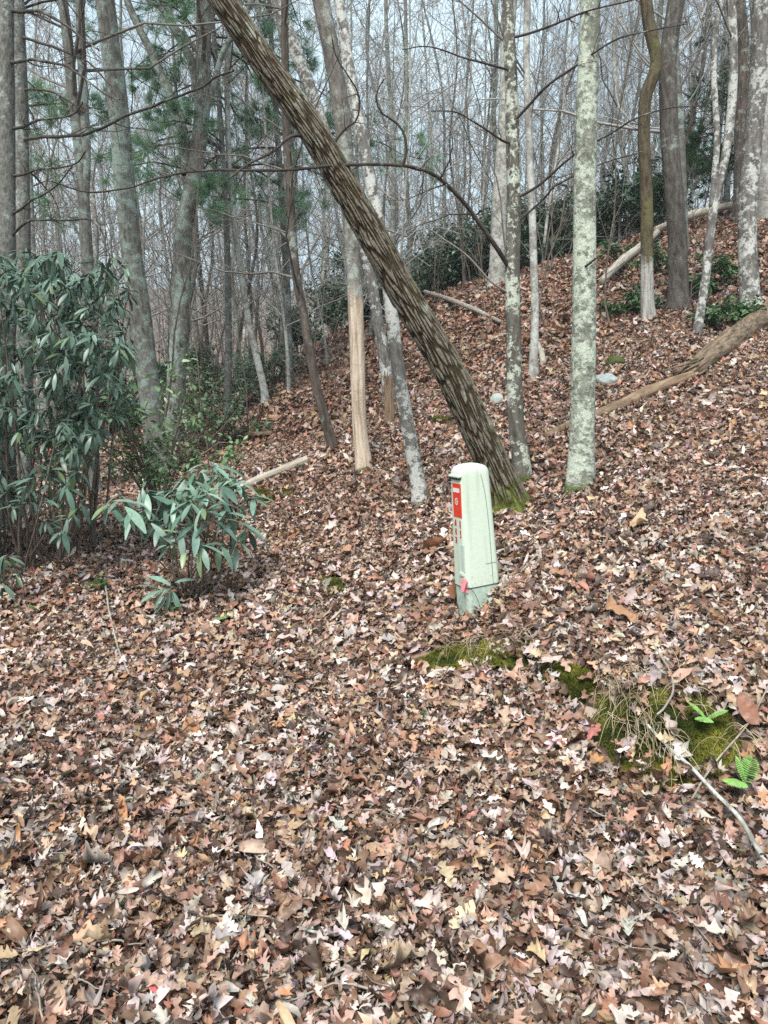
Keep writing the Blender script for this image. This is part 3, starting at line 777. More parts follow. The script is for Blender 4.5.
T('leaning_white_tree', 'thin white trunk slanting right at the edge of the hollow', 'tree',
  [(264, 392), (253, 345), (243, 290), (236, 230), (230, 150), (228, 80)], 7, 5, 'pale', H=11, Y=12.5, wob=.03, twigs=(22, 5, 4), tmin=.25)
T('pale_ridge_tree', 'pale smooth trunk standing on the ridge behind the spotted tree', 'tree',
  [(497, 275), (498, 240), (502, 180), (506, 100), (508, 20)], 16, 13, 'pale', H=14, Y=16.5, twigs=(22, 6, 4), tmin=.35)

# ------------------------------------------------------------------ background woods: variants copied
def bg_variant(seed, H, r, mat, tmat, low=.12, dens=1.0):
    g = np.random.default_rng(seed)
    k = 26; z = np.linspace(0, H, k)
    P = np.stack([fbm(np.stack([z * .22, 0 * z + seed, 0 * z], -1), seed, 2) * H * .09 + g.normal() * .05 * z, fbm(np.stack([z * .22, 0 * z + seed + 7, 0 * z], -1), seed + 1, 2) * H * .09 + g.normal() * .03 * z, z - .3], -1)
    P[:, :2] -= P[0, :2]
    R = r * (1 - .88 * (z / H) ** .9) * (1 + .4 * np.exp(-z / .25))
    V, Q, bk = trunk_mesh(P, R, 9, .06, seed)
    tm = Acc().add(V, Q, bk=bk).mesh('trunk', M[mat])
    a3 = Acc()
    p1, q1 = sprout(P[None], R[None], int(40 * dens), (.12, .26), (low, .99), (35, 75), 7, .45, .15, .4, g, .007)
    q1 = np.minimum(q1, .04)
    p2, q2 = sprout(p1, q1, 7, (.25, .5), (.15, .98), (30, 62), 5, .2, .2, .55, g, .0045)
    p3, q3 = sprout(p2, q2, 5, (.3, .6), (.2, .98), (30, 62), 4, .15, .2, .6, g, .0036)
    for p_, q_, s_ in ((p1, q1, 4), (p2, q2, 3), (p3, q3, 3)):
        V, Q, bk = tubes(p_, q_, s_, seed); a3.add(V, Q, bk=bk)
    return tm, a3.mesh('crown', M[tmat])

BG = {'grey': [bg_variant(200 + i, H, r, 'grey', 'twig_far') for i, (H, r) in enumerate([(15, .065), (18, .10), (13, .05), (16, .075)])],
      'pale': [bg_variant(300 + i, H, r, 'pale', 'twig_far') for i, (H, r) in enumerate([(14, .045), (12, .032), (16, .07)])],
      'brown': [bg_variant(400 + i, H, r, 'brown', 'twig_far') for i, (H, r) in enumerate([(15, .065), (12, .042)])]}
def place_bg(x, y, kind, name, label, group, s=1.0):
    tm, cm = BG[kind][rng.integers(len(BG[kind]))]
    o = thing(name, label, 'tree', (x, y, float(height(x, y))), group)
    o.rotation_euler = (rng.normal() * .035, rng.normal() * .035, rng.uniform(0, 2 * pi)); o.scale = (s, s, s)
    link('trunk', tm, o); link('crown', cm, o)
    return o
taken = []
def woods(n, cx, yr, kinds, zone, group, mind, srange=(.8, 1.2)):
    c = 0; tries = 0
    while c < n and tries < n * 60:
        tries += 1
        y = math.sqrt(rng.uniform(yr[0] ** 2, yr[1] ** 2)); x = rng.uniform(*cx) * y
        if any((x - a) ** 2 + (y - b) ** 2 < mind ** 2 for a, b in taken): continue
        taken.append((x, y)); c += 1
        kind = kinds[rng.integers(len(kinds))]
        lab = {'grey': 'bare grey tree', 'pale': 'slender pale barked bare tree', 'brown': 'bare brown barked tree'}[kind] + ' ' + zone
        place_bg(x, y, kind, {'grey': 'bare_grey_tree', 'pale': 'pale_slender_tree', 'brown': 'bare_brown_tree'}[kind], lab, {'grey': 'grey', 'pale': 'pale', 'brown': 'brown'}[kind] + ' ' + group, rng.uniform(*srange))
woods(66, (-.68, -.08), (15, 34), ['grey', 'pale', 'pale', 'brown'], 'in the hollow left of the ridge', 'trees in the hollow', 1.1)
woods(66, (-.68, -.02), (32, 78), ['grey', 'grey', 'brown'], 'on the far slope beyond the hollow', 'trees on the far slope', 1.8, (.9, 1.3))
woods(64, (-.03, .42), (20, 34), ['grey', 'pale', 'pale', 'brown'], 'standing along the top of the ridge', 'trees on the ridge', .9)
woods(28, (.0, .62), (30, 52), ['grey', 'grey', 'brown'], 'far behind the ridge top', 'trees behind the ridge', 1.5)
woods(14, (.36, .62), (14, 24), ['grey', 'grey', 'brown'], 'high on the right hillside', 'trees high on the hillside', 1.0)
woods(7, (-.14, .02), (10.5, 17), ['grey', 'pale'], 'on the slope left of the ridge', 'trees on the left slope', 1.0, (.55, .8))

# ------------------------------------------------------------------ saplings (thin twiggy understorey)
def sapling_variant(seed, H):
    g = np.random.default_rng(seed)
    z = np.linspace(0, 1, 14)
    P = np.stack([np.cumsum(g.normal(size=14)) * .05 * H * .2, np.cumsum(g.normal(size=14)) * .05 * H * .2, z * H - .08], -1); P[:, :2] -= P[0, :2]
    R = np.linspace(.012, .003, 14) * (H / 3) ** .5
    V, Q, bk = tubes(P[None], R[None], 6, seed)
    tm = Acc().add(V, Q, bk=bk).mesh('trunk', M['stem'])
    a = Acc()
    p1, q1 = sprout(P[None], R[None], 16, (.2, .42), (.12, .98), (30, 65), 6, .3, .16, .5, g, .0035)
    p2, q2 = sprout(p1, q1, 6, (.25, .5), (.15, .98), (30, 60), 5, .2, .2, .6, g, .0022)
    for p_, q_, s_ in ((p1, q1, 4), (p2, q2, 3)):
        V, Q, bk = tubes(p_, q_, s_, seed); a.add(V, Q, bk=bk)
    return tm, a.mesh('crown', M['twig'])
SAP = [sapling_variant(500 + i, h) for i, h in enumerate([2.2, 3.2, 4.4, 5.2])]
def place_sap(x, y, label, group):
    tm, cm = SAP[rng.integers(4)]
    o = thing('bare_sapling', label, 'sapling', (x, y, float(height(x, y))), group)
    o.rotation_euler = (rng.normal() * .1, rng.normal() * .1, rng.uniform(0, 6.28)); s = rng.uniform(.7, 1.15); o.scale = (s, s, s)
    link('trunk', tm, o); link('crown', cm, o)
for zone, n, cx, yr in (('in the hollow behind the rhododendron', 64, (-.55, -.10), (9.5, 24)), ('on the leaf covered slope below the ridge', 9, (-.1, .3), (9, 17)), ('along the crest of the ridge', 34, (-.06, .42), (17.5, 24)), ('among the trunks of the right slope', 10, (.33, .6), (9, 16))):
    for _ in range(n):
        y = rng.uniform(*yr); place_sap(rng.uniform(*cx) * y, y, 'bare twiggy sapling ' + zone, 'saplings ' + zone)

# ------------------------------------------------------------------ leafy plants
def blade_leaf(rows=6, w=.16, droop=.35, fold=.25, peak=.55):
    t = np.linspace(0, 1, rows)
    ww = w * np.sin(pi * np.clip(t, .03, .97) ** (math.log(.5) / math.log(peak))) ** .75
    z = -droop * t ** 2
    L = np.stack([-ww, t, z + fold * ww * .0 + fold * ww], -1); Rr = np.stack([ww, t, z + fold * ww], -1); Mi = np.stack([0 * t, t, z], -1)
    V = np.stack([L, Mi, Rr], 1).reshape(-1, 3)
    i = np.arange(rows * 3).reshape(rows, 3)
    Q = np.concatenate([np.stack([i[:-1, a], i[:-1, a + 1], i[1:, a + 1], i[1:, a]], -1) for a in (0, 1)])
    return V, Q
RH = [blade_leaf(7, w, d, f) for w, d, f in ((.125, .25, .25), (.14, .4, .1), (.11, .15, .35), (.13, .5, -.15))]

def whorls(W, axis, size, nl, droop, g, col, acc=None):
    """rosettes of long leaves. W (n,3), axis (n,3)"""
    n = len(W)
    m = nl
    az = (np.arange(m)[None] / m * 2 * pi + g.uniform(0, 6, (n, 1)) + g.normal(0, .18, (n, m)))
    el = g.normal(droop, .34, (n, m))            # down from the whorl's plane
    Fz = frame_z(_norm(axis), np.zeros(n))
    d = np.stack([np.cos(az) * np.cos(el), np.sin(az) * np.cos(el), -np.sin(el)], -1)
    d = np.einsum('nij,nmj->nmi', Fz, d)
    up = np.broadcast_to(np.array([0, 0, 1.]), d.shape) + g.normal(0, .2, d.shape) + axis[:, None] * .8
    keep = (g.random((n, m)) < .9).ravel()
    D = d.reshape(-1, 3)[keep]; U = up.reshape(-1, 3)[keep]
    B = (W[:, None] + d * .012 + g.normal(0, .012, d.shape)).reshape(-1, 3)[keep]
    S = (size * np.exp(g.normal(0, .18, len(D))))
    Mx = frame_y(D, U) * S[:, None, None]
    c = np.array(col)[g.integers(0, len(col), len(D))] * g.normal(1, .14, (len(D), 1))
    return scatter(RH, g.integers(0, len(RH), len(D)), Mx, B, np.clip(c, .008, .5), acc)

RCOL = [(.075, .135, .098), (.10, .175, .13), (.055, .10, .07), (.13, .20, .15), (.10, .15, .07), (.16, .23, .18), (.085, .14, .10), (.06, .11, .08), (.11, .18, .14)]
def stems_to(Wp, roots, g, r0=.016, r1=.004, knots=5):
    ac = Acc()
    Pt, Rt = [], []
    for w in Wp:
        b = roots[np.argmin([np.hypot(*(w[:2] - q[:2])) + g.uniform(0, .5) for q in roots])]
        mid = b * .5 + w * .5 + np.array([*(g.normal(size=2) * .08), -.10 * (w[2] - b[2])]) + np.array([(b - w)[0] * .12, (b - w)[1] * .12, 0])
        q1 = b * .75 + mid * .25 + g.normal(size=3) * .03
        Pt.append(resample(np.array([b, q1, mid, w * .85 + mid * .15 + g.normal(size=3) * .02, w]), n=12)); Rt.append(np.linspace(r0 * g.uniform(.5, 1), r1, 12))
    V, Q, bk = tubes(np.array(Pt), np.array(Rt), 6); ac.add(V, Q, bk=bk)
    return ac

def rhododendron(label, base, W, axis, size, nl, droop, roots, seed, r0=.016, tint=1.0):
    g = np.random.default_rng(seed)
    root = thing('rhododendron_shrub', label, 'shrub', base)
    ac = whorls(W, axis, size, nl, droop, g, [tuple(x * tint for x in c) for c in RCOL])
    link('foliage', ac.mesh('foliage', M['rhodo'], base), root)
    sel = W[g.choice(len(W), 20 if len(W) < 80 else 80, False)]
    link('stems', stems_to(sel, roots, g, r0).mesh('stems', M['stem'], base), root)
    return root

# large one at the left
g = np.random.default_rng(77)
n = 1000
px = g.uniform(-190, 132, n); py = g.uniform(240, 500, n)
lim = np.interp(px, [-190, 0, 60, 80, 105, 132], [232, 246, 250, 275, 262, 295]); bot = np.interp(px, [-190, 0, 60, 105, 132], [575, 535, 505, 445, 405])
k = (py > lim) & (py < bot); px, py = px[k], py[k]
Yw = g.uniform(4.9, 6.5, len(px))
W = at(px, py, Yw)
extra = [(58, 508, 5.0), (70, 516, 4.9), (45, 520, 5.1), (78, 505, 5.2), (60, 530, 5.0), (8, 556, 4.9), (18, 570, 5.0), (2, 580, 4.9), (-15, 560, 5.0), (100, 262, 5.6), (112, 258, 5.6), (124, 268, 5.6), (92, 272, 5.5), (30, 500, 5), (12, 505, 5), (35, 480, 4.9)]
W = np.concatenate([W, np.array([at(*e) for e in extra])])
ctr = at(0, 420, 6.0)
ax = _norm(_norm(W - ctr) * np.array([.8, .8, .3]) + np.array([0, -.1, 1.0]) + g.normal(0, .35, W.shape))
roots = [at(px_, 560, y_) for px_, y_ in ((30, 5.6), (55, 5.7), (0, 5.9), (75, 6.0), (-40, 5.6), (20, 6.2), (-90, 5.8), (95, 6.2))]
for r in roots: r[2] = height(r[0], r[1]) - .05
rhododendron('large dark green rhododendron at the left below the pines', hit1(30, 588), W, ax, .10, 10, .42, roots, 77, .016, .85)

# small one in front
pts = [(120, 495, 5.0), (108, 503, 4.9), (130, 505, 4.8), (142, 490, 5.1), (160, 485, 5.2), (165, 500, 4.9), (182, 478, 5.2), (200, 472, 5.2), (213, 466, 5.1), (228, 470, 5.2), (236, 482, 5.1),
       (176, 502, 4.8), (192, 500, 4.75), (206, 492, 4.8), (222, 500, 4.9), (240, 500, 5.1), (252, 498, 5.2), (212, 520, 4.8), (232, 522, 5.0), (246, 528, 5.1), (196, 528, 4.75), (186, 548, 4.7), (172, 545, 4.7), (200, 546, 4.7), (216, 543, 4.8),
       (238, 545, 4.95), (150, 512, 5.0), (136, 515, 4.9), (150, 497, 4.9), (174, 492, 4.95), (190, 484, 5.0), (205, 480, 5.05), (224, 486, 4.95), (218, 478, 5.1), (206, 508, 4.7), (226, 512, 4.85), (184, 530, 4.7), (160, 522, 4.9), (168, 590, 4.75), (172, 586, 4.8), (185, 512, 4.75)]
W = np.array([at(*p) for p in pts])
ax = _norm(np.array([0, -.25, 1.0]) + g.normal(0, .3, W.shape))
roots = [hit1(192, 600), hit1(180, 596), hit1(150, 540), hit1(205, 598)]
for r in roots: r[2] -= .03
rhododendron('small rhododendron with drooping blue green leaves on the bank', hit1(190, 600), W, ax, .15, 7, .38, roots, 78, .009, 1.35)

# shrubs with small leaves, evergreen thickets
SL = [blade_leaf(4, .26, .15, .2), blade_leaf(4, .22, .3, .1)]
def leafy_shrub(name, label, cat, base, size, n, leaf, cols, seed, mat='green', group=None, stems=14, flat=.6, hole=.0):
    g = np.random.default_rng(seed)
    root = thing(name, label, cat, base, group)
    sx, sy, sz = size
    # branch skeleton then leaves along its twigs
    P0 = np.zeros((stems, 6, 3)); d = _norm(np.stack([g.normal(size=stems), g.normal(size=stems), np.abs(g.normal(size=stems)) + .6], -1))
    tgt = d * np.array([sx, sy, sz]) * g.uniform(.6, 1, (stems, 1))
    for j in range(6):
        t = j / 5; P0[:, j] = tgt * t + np.array([0, 0, sz * .25]) * (t * (1 - t)) * 2 + g.normal(size=(stems, 3)) * .02 * t
    R0 = np.linspace(.012, .004, 6)[None] * np.ones((stems, 1)) * (sz / 1.2) ** .5
    p1, q1 = sprout(P0, R0, 6, (.25, .5), (.25, .98), (30, 75), 5, .0, .25, .6, g, .0025)
    p2, q2 = sprout(p1, q1, 4, (.3, .6), (.2, .98), (30, 75), 4, .0, .25, .6, g, .0018)
    a = Acc()
    for p_, q_, s_ in ((P0, R0, 5), (p1, q1, 4), (p2, q2, 3)):
        V, Q, bk = tubes(p_, q_, s_, seed); a.add(V, Q, bk=bk)
    link('stems', a.mesh('stems', M['stem']), root)
    src = np.concatenate([p1.reshape(-1, 3), p2.reshape(-1, 3), p2[:, 1:].reshape(-1, 3)])
    B = src[g.integers(0, len(src), n)] + g.normal(0, leaf * .5, (n, 3))
    D = _norm(g.normal(size=(n, 3)) * np.array([1, 1, flat]) + np.array([0, 0, -.15]))
    U = np.array([0, 0, 1.]) + g.normal(0, .45, (n, 3))
    Mx = frame_y(D, U) * (leaf * np.exp(g.normal(0, .25, n)))[:, None, None]
    c = np.array(cols)[g.integers(0, len(cols), n)] * g.normal(1, .18, (n, 1))
    link('foliage', scatter(SL, g.integers(0, 2, n), Mx, B, np.clip(c, .006, .5)).mesh('foliage', M[mat]), root)
    return root
def copy_tree(o, loc, rz, s, label=None, group=None):
    r = o.copy(); COL.objects.link(r); r.location = loc; r.rotation_euler = (0, 0, rz); r.scale = (s, s, s * rng.uniform(.85, 1.15))
    if label: r['label'] = label
    if group: r['group'] = group
    for ch in list(o.children):
        c = ch.copy(); COL.objects.link(c); c.parent = r
    return r
HOLLY = [(.15, .25, .11), (.22, .33, .17), (.10, .19, .085)]
DARK = [(.055, .11, .06), (.08, .145, .085), (.042, .085, .05), (.10, .165, .095)]
PALEG = [(.12, .20, .11), (.16, .24, .14), (.09, .16, .09)]
def gp(px, Y, dz=0.0):
    u = (px - 384) / F; x = u * Y * 1.0
    return (x, Y, float(height(x, Y)) + dz)
b = at(158, 480, 6.9); leafy_shrub('holly_shrub', 'light green small leaved shrub between rhododendron and lichen trunk', 'shrub', (b[0], b[1], float(height(b[0], b[1]))), (.8, .5, 1.6), 1700, .055, HOLLY, 61, stems=14)
for i, (px_, Y_, lab) in enumerate([(215, 11, 'pale green low bush in the hollow beside the forked tree'), (245, 13.5, 'pale green low bush in the hollow near the slanting white trunk'), (190, 14, 'pale green low bush in the hollow behind the forked tree'), (275, 15, 'pale green low bush in the hollow left of the dark slanted tree')]):
    leafy_shrub('hollow_shrub', lab, 'shrub', gp(px_, Y_), (1.0, .8, 1.0), 1300, .06, PALEG, 70 + i, stems=14)
# dark laurel thicket behind the ridge
lau = [leafy_shrub('laurel_thicket', 'x', 'shrub', (0, 0, 0), (1.3, 1.0, 1.9), 2600, .085, DARK, 80 + i, mat='rhodo', stems=18) for i in range(3)]
spots = [(400, 21), (425, 22), (445, 21.5), (470, 21.8), (492, 22.5), (515, 21.5), (540, 21.8), (558, 22.5), (580, 22), (606, 21.2), (622, 20.5), (335, 21), (360, 22), (380, 22.5), (455, 24), (530, 24.5), (640, 21.5), (660, 23), (300, 24), (412, 24.5), (590, 25), (484, 26)]
for i, (px_, Y_) in enumerate(spots):
    loc = gp(px_, Y_, -.15)
    if i < 3:
        o = lau[i]; o.location = loc; o.rotation_euler = (0, 0, rng.uniform(0, 6)); s = rng.uniform(1.0, 1.5); o.scale = (s, s, s)
        o['label'] = 'dark evergreen laurel bush behind the crest of the ridge'; o['group'] = 'laurel bushes behind the ridge'
    else:
        copy_tree(lau[i % 3], loc, rng.uniform(0, 6), rng.uniform(.95, 1.55), 'dark evergreen laurel bush behind the crest of the ridge', 'laurel bushes behind the ridge')
for i, (px_, Y_, s) in enumerate([(205, 19, .8), (150, 17, .9), (100, 14, 1.0)]):
    copy_tree(lau[i % 3], gp(px_, Y_, -.1), rng.uniform(0, 6), s, 'dark green evergreen bush down in the hollow', 'evergreen bushes in the hollow')
# low green hemlock sprays on the right slope
for i, (px_, py_, lab, sz) in enumerate([(640, 318, 'low green spray at the foot of the kinked mossy tree', .55), (718, 330, 'low green spray between birch and mottled trunk', .5), (660, 275, 'green seedling bush beside the kinked mossy trunk', .6), (612, 318, 'tiny green spray on the leaf covered right slope', .35), (745, 325, 'green spray behind the thick log end', .4), (690, 300, 'green spray at the foot of the dark grey trunk', .6), (618, 262, 'green spray above the near end of the white fallen pole', .6), (728, 285, 'green sapling spray left of the mottled grey trunk', .6)]):
    b = hit1(px_, py_); leafy_shrub('evergreen_seedling', lab, 'shrub', tuple(b), (sz, sz * .8, sz * .8), int(900 * sz), .065, [(.08, .16, .065), (.11, .20, .08), (.055, .115, .05)], 90 + i, stems=9, flat=.25)

# ------------------------------------------------------------------ pines with needles
def needle_proto(g):
    V, T_ = [], []
    for j in range(22):
        d = _norm(np.array([g.normal() * .75, 1.0, g.normal() * .75])); s = _norm(np.cross(d, g.normal(size=3))) * .012
        i = len(V); V += [-s, s, d * g.uniform(.7, 1.1)]; T_.append([i, i + 1, i + 2])
    return np.array(V), np.array(T_)
NP = [needle_proto(np.random.default_rng(600 + i)) for i in range(4)]
def needle_tree(name, label, base, H, boughs, seed, cols, r=.10, tuft=.19, mat='pine', zt=None):
    """boughs: list of (height, azimuth, length)"""
    g = np.random.default_rng(seed)
    root = thing(name, label, 'tree', base)
    z = np.linspace(-.2, H, 20)
    P = np.stack([.1 * np.sin(z * .5 + seed), .1 * np.cos(z * .4), z], -1); P[:, :2] -= P[0, :2]; R = np.linspace(r, r * .2, 20)
    V, Q, bk = trunk_mesh(P, R, 10, .06, seed); link('trunk', Acc().add(V, Q, bk=bk).mesh('trunk', M[mat]), root)
    n = len(boughs); B = np.zeros((n, 8, 3)); RB = np.zeros((n, 8))
    for i, (h, az, L) in enumerate(boughs):
        t = np.linspace(0, 1, 8); c = np.array([np.interp(h, z, P[:, 0]), np.interp(h, z, P[:, 1]), h])
        B[i] = c + np.stack([cos(az) * L * t, sin(az) * L * t, L * (.25 * t - .35 * t * t)], -1) + g.normal(size=(8, 3)) * .03 * t[:, None]
        RB[i] = np.linspace(.02, .005, 8) * (L / 2) ** .5
    p1, q1 = sprout(B, RB, 9, (.2, .42), (.3, .99), (35, 60), 5, .0, .12, .5, g, .004)
    p2, q2 = sprout(p1, q1, 4, (.3, .55), (.3, .99), (30, 55), 4, .0, .12, .6, g, .003)
    a = Acc()
    for p_, q_, s_ in ((B, RB, 5), (p1, q1, 4), (p2, q2, 3)):
        V, Q, bk = tubes(p_, q_, s_, seed); a.add(V, Q, bk=bk)
    link('crown', a.mesh('crown', M['limb']), root)
    src = np.concatenate([p1[:, 2:], p2[:, 1:].reshape(len(p1), -1, 3)], 1).reshape(-1, 3); dr = np.concatenate([(p1[:, 2:] - p1[:, 1:-1]), (p2[:, 1:] - p2[:, :-1]).reshape(len(p1), -1, 3)], 1).reshape(-1, 3)
    n = len(src)
    Mx = frame_y(dr + g.normal(size=dr.shape) * .1 * np.linalg.norm(dr, axis=1, keepdims=True), np.array([0, 0, 1.]) + g.normal(0, .3, dr.shape)) * (tuft * g.uniform(.7, 1.2, n))[:, None, None]
    c = np.array(cols)[g.integers(0, len(cols), n)] * g.normal(1, .15, (n, 1))
    link('foliage', scatter(NP, g.integers(0, 4, n), Mx, src, np.clip(c, .01, .5)).mesh('foliage', M['needle'], smooth=False), root)
    return root
PC = [(.17, .30, .18), (.22, .36, .20), (.17, .30, .22)]
g = np.random.default_rng(640)
def rb(n, z0, z1, L0, L1, a0=0, a1=6.28): return [(g.uniform(z0, z1), g.uniform(a0, a1), g.uniform(L0, L1)) for _ in range(n)]
needle_tree('green_pine_tree', 'young green needled pine behind the forked brown tree', gp(228, 12.5), 11, rb(30, 3.2, 9, 1.2, 2.4), 641, PC, .06)
needle_tree('green_pine_tree', 'tall green needled pine behind the upper leaning trunk', gp(290, 14), 12, rb(30, 3.8, 10, 1.3, 2.7), 642, PC, .07)
needle_tree('green_pine_tree', 'green needled pine standing between the left pines', gp(50, 13), 13, rb(30, 3.6, 10, 1.3, 2.6), 643, PC, .08)
needle_tree('hemlock_tree', 'dark green hemlock behind the birch on the right slope', gp(712, 16.5), 6, rb(24, .5, 3.0, .8, 1.5), 644, [(.03, .075, .03), (.04, .095, .035)], .05, .12)
needle_tree('hemlock_tree', 'dark green hemlock on the ridge left of the dark grey trunk', gp(700, 19.5), 7, rb(24, .5, 4.0, .9, 1.7), 645, [(.03, .07, .03), (.04, .085, .035)], .05, .13)

# ------------------------------------------------------------------ fallen wood
def log_from(name, label, cat, pts, w, mat, lift=.5, sides=18, amp=.12, jag=.0, seed=3, sag=0):
    """pts picture points lying on the ground, w px widths per point"""
    H_ = hit([p[0] for p in pts], [p[1] for p in pts])
    rad = np.array([w_ * .5 * h[1] / F for w_, h in zip(w, H_)])
    H_[:, 2] += rad * lift
    D = resample(np.concatenate([H_, rad[:, None]], 1), step=.04)
    P, R = D[:, :3], D[:, 3]
    base = P[0].copy()
    root = thing(name, label, cat, base)
    # round off the ends
    P = np.concatenate([P[:1], P[:1], P, P[-1:], P[-1:]]); e = _norm(P[3] - P[2]) * .004; f = _norm(P[-3] - P[-4]) * .004
    P[0] -= e * 2; P[1] -= e; P[-2] += f; P[-1] += f * 2
    R = np.concatenate([[.001], R[:1] * .92, R, R[-1:] * .9, [.001]])
    V, Q, bk = trunk_mesh(P, R, sides, amp, seed)
    link('log_body', Acc().add(V, Q, bk=bk).mesh('log_body', M[mat], base), root)
    return root, P, R
r, P, R = log_from('fallen_log', 'thick rotten log lying by the mottled tree at right', 'log', [(690, 378), (705, 366), (728, 350), (748, 334), (775, 316), (815, 290)], [9, 22, 24, 21, 24, 22], 'rot', .55, 26, .32, seed=4)
a = Acc()   # splintered end
g = np.random.default_rng(9)
sp = np.array([np.linspace(0, 1, 4)[:, None] * (np.array([-.30, -.05, -.12]) * g.uniform(.3, 1) + g.normal(size=3) * .03) + P[5] + g.normal(size=3) * .05 for _ in range(26)])
V, Q, bk = tubes(sp, np.linspace(.016, .003, 4)[None] * np.ones((26, 1)), 5); a.add(V, Q, bk=bk)
link('splintered_end', a.mesh('splintered_end', M['rot'], P[2]), r)
log_from('fallen_log', 'long thin tan dead trunk running behind the lichen tree to the rotten log', 'log', [(692, 380), (672, 388), (640, 402), (610, 416), (580, 426), (545, 440)], [9, 11, 12, 11, 10, 7], 'wood_old', 1.1, 14, .22, seed=6)
log_from('fallen_birch', 'white fallen birch pole sloping up behind the kinked mossy tree', 'log', [(602, 290), (622, 272), (640, 256), (660, 238)], [7, 8, 7, 6], 'wood_pale', 2.6, 14, .2, seed=7)
log_from('fallen_birch', 'white fallen pole near the crest behind the dark grey trunk', 'log', [(655, 244), (690, 231), (720, 221), (746, 214)], [7, 8, 7, 6], 'wood_pale', 3.6, 14, .2, seed=8)
log_from('fallen_branch_piece', 'short tan peeled log lying right of the small rhododendron', 'log', [(228, 498), (255, 486), (280, 476), (308, 465)], [6, 8, 8, 9], 'wood_pale', 1.3, 14, .22, seed=9)
log_from('fallen_branch_piece', 'dark weathered branch lying in the hollow left of the snag', 'log', [(205, 448), (228, 443), (250, 440), (272, 437)], [5, 6, 6, 5], 'rot', 1.6, 10, .1, seed=10)
log_from('fallen_branch_piece', 'thin pale stick lying on the slope right of the leaning trunk', 'log', [(425, 298), (450, 308), (475, 318), (500, 328)], [4, 5, 5, 4], 'limb_pale', 3, 8, .05, seed=11)
log_from('fallen_branch_piece', 'bleached curved stick lying by the thin pale sapling', 'log', [(536, 345), (541, 356), (543, 368), (541, 380)], [5, 6, 6, 4], 'wood_pale', 1.2, 8, .05, seed=12)
log_from('fallen_branch_piece', 'grey stick crossing the slope left of the thin sapling', 'log', [(478, 350), (495, 342), (512, 334)], [4, 5, 3], 'limb_pale', 1.2, 8, .05, seed=13)

# stump
b = hit1(390, 424)
st = thing('broken_stump', 'splintered tan stump between the peeled snag and leaning oak', 'stump', b)
g = np.random.default_rng(14)
z = np.linspace(-.1, .62, 16); P = np.stack([b[0] + 0 * z - .02 * z, b[1] + 0 * z, b[2] + z], -1)
th = np.arange(24) / 24 * 2 * pi
R = np.repeat((.058 - .012 * np.clip(z, 0, 1))[:, None], 24, 1) * (1 + .15 * g.normal(size=24)[None] * .6)
V, Q, bk = tubes(P[None], R[None], 24)
jag = (.22 * g.random(24)); V = V.reshape(16, 24, 3); V[-1, :, 2] -= jag; V[-2, :, 2] -= jag * .8; V = V.reshape(-1, 3)
link('stump_body', Acc().add(V, Q, bk=bk).mesh('stump_body', M['wood_old'], b, False), st)
i0 = len(V) - 24
c = V[i0:].mean(0); c[2] -= .25
Vc = np.concatenate([V[i0:], [c]]); link('hollow_core', Acc().add(Vc, np.array([[k, (k + 1) % 24, 24] for k in range(24)]), bk=Vc - b).mesh('hollow_core', M['rot'], b, False), st)

# sticks and vines near the camera
def stick(name, label, cat, pts, w, mat, lift=.02, seed=1, arch=None):
    Hh = hit([p[0] for p in pts], [p[1] for p in pts])
    Hh[:, 2] += lift if arch is None else np.array(arch)
    D = resample(Hh, step=.015); q = np.linspace(0, 1, len(D))
    D = D + np.stack([fbm(np.stack([q * len(D) * .12, 0 * q, 0 * q + k_ + seed], -1), seed, 2) for k_ in range(3)], -1) * .009
    Yb = Hh[:, 1].mean(); R = np.interp(q, [0, 1], w) * .5 * Yb / F
    V, Q, bk = trunk_mesh(D, R, 8, .08, seed)
    b = Hh[0]
    o = link(name, Acc().add(V, Q, bk=bk).mesh(name, M[mat], b), None, b)
    return tag(o, label, cat)
stick('fallen_stick', 'bleached grey stick lying below the big moss patch', 'stick', [(646, 744), (668, 768), (690, 790), (712, 815), (740, 846), (760, 880)], (3.4, 5.0), 'pale', .085, 1)
stick('fallen_stick', 'thin curved twig crossing the bleached stick by the fern', 'stick', [(768, 700), (748, 740), (724, 768), (706, 790), (690, 818)], (1.6, 2.2), 'limb_pale', .07, 2)
stick('fallen_stick', 'thin forked grey twig standing out of the moss', 'stick', [(652, 664), (668, 690), (672, 712), (664, 730), (655, 738)], (1.8, 2.4), 'limb_pale', .09, 3)
stick('fallen_stick', 'short curved twig among leaves below the moss', 'stick', [(606, 832), (585, 850), (570, 870), (563, 892)], (2.5, 4), 'limb_pale', .035, 4)
stick('fallen_stick', 'lichen speckled broken stick among leaves under the moss ledge', 'stick', [(374, 852), (395, 862), (425, 876)], (5, 7), 'limb_pale', .03, 5)
stick('trailing_vine', 'thin pale vine trailing down the bank left of the small rhododendron', 'vine', [(100, 545), (106, 590), (112, 630), (120, 660), (130, 684)], (2.4, 1.8), 'limb_pale', .05, 6)
stick('fallen_stick', 'thin grey twig right of the pedestal pointing uphill', 'stick', [(520, 582), (530, 570), (545, 552)], (2, 2.5), 'limb_pale', .05, 7)
stick('fallen_stick', 'dark twig lying on the leaves beside the curled pale leaf', 'stick', [(690, 545), (720, 556), (768, 551)], (2, 3), 'twig', .03, 8)
for i, (p, lab) in enumerate([([(205, 445), (240, 408), (268, 410)], 'thin arching dead stem rising from the hollow'), ([(160, 560), (148, 520), (150, 470)], 'brown bare stem beside the small rhododendron')]):
    stick('dead_stem', lab, 'stem', p, (3, 2), 'stem', .05, 20 + i)

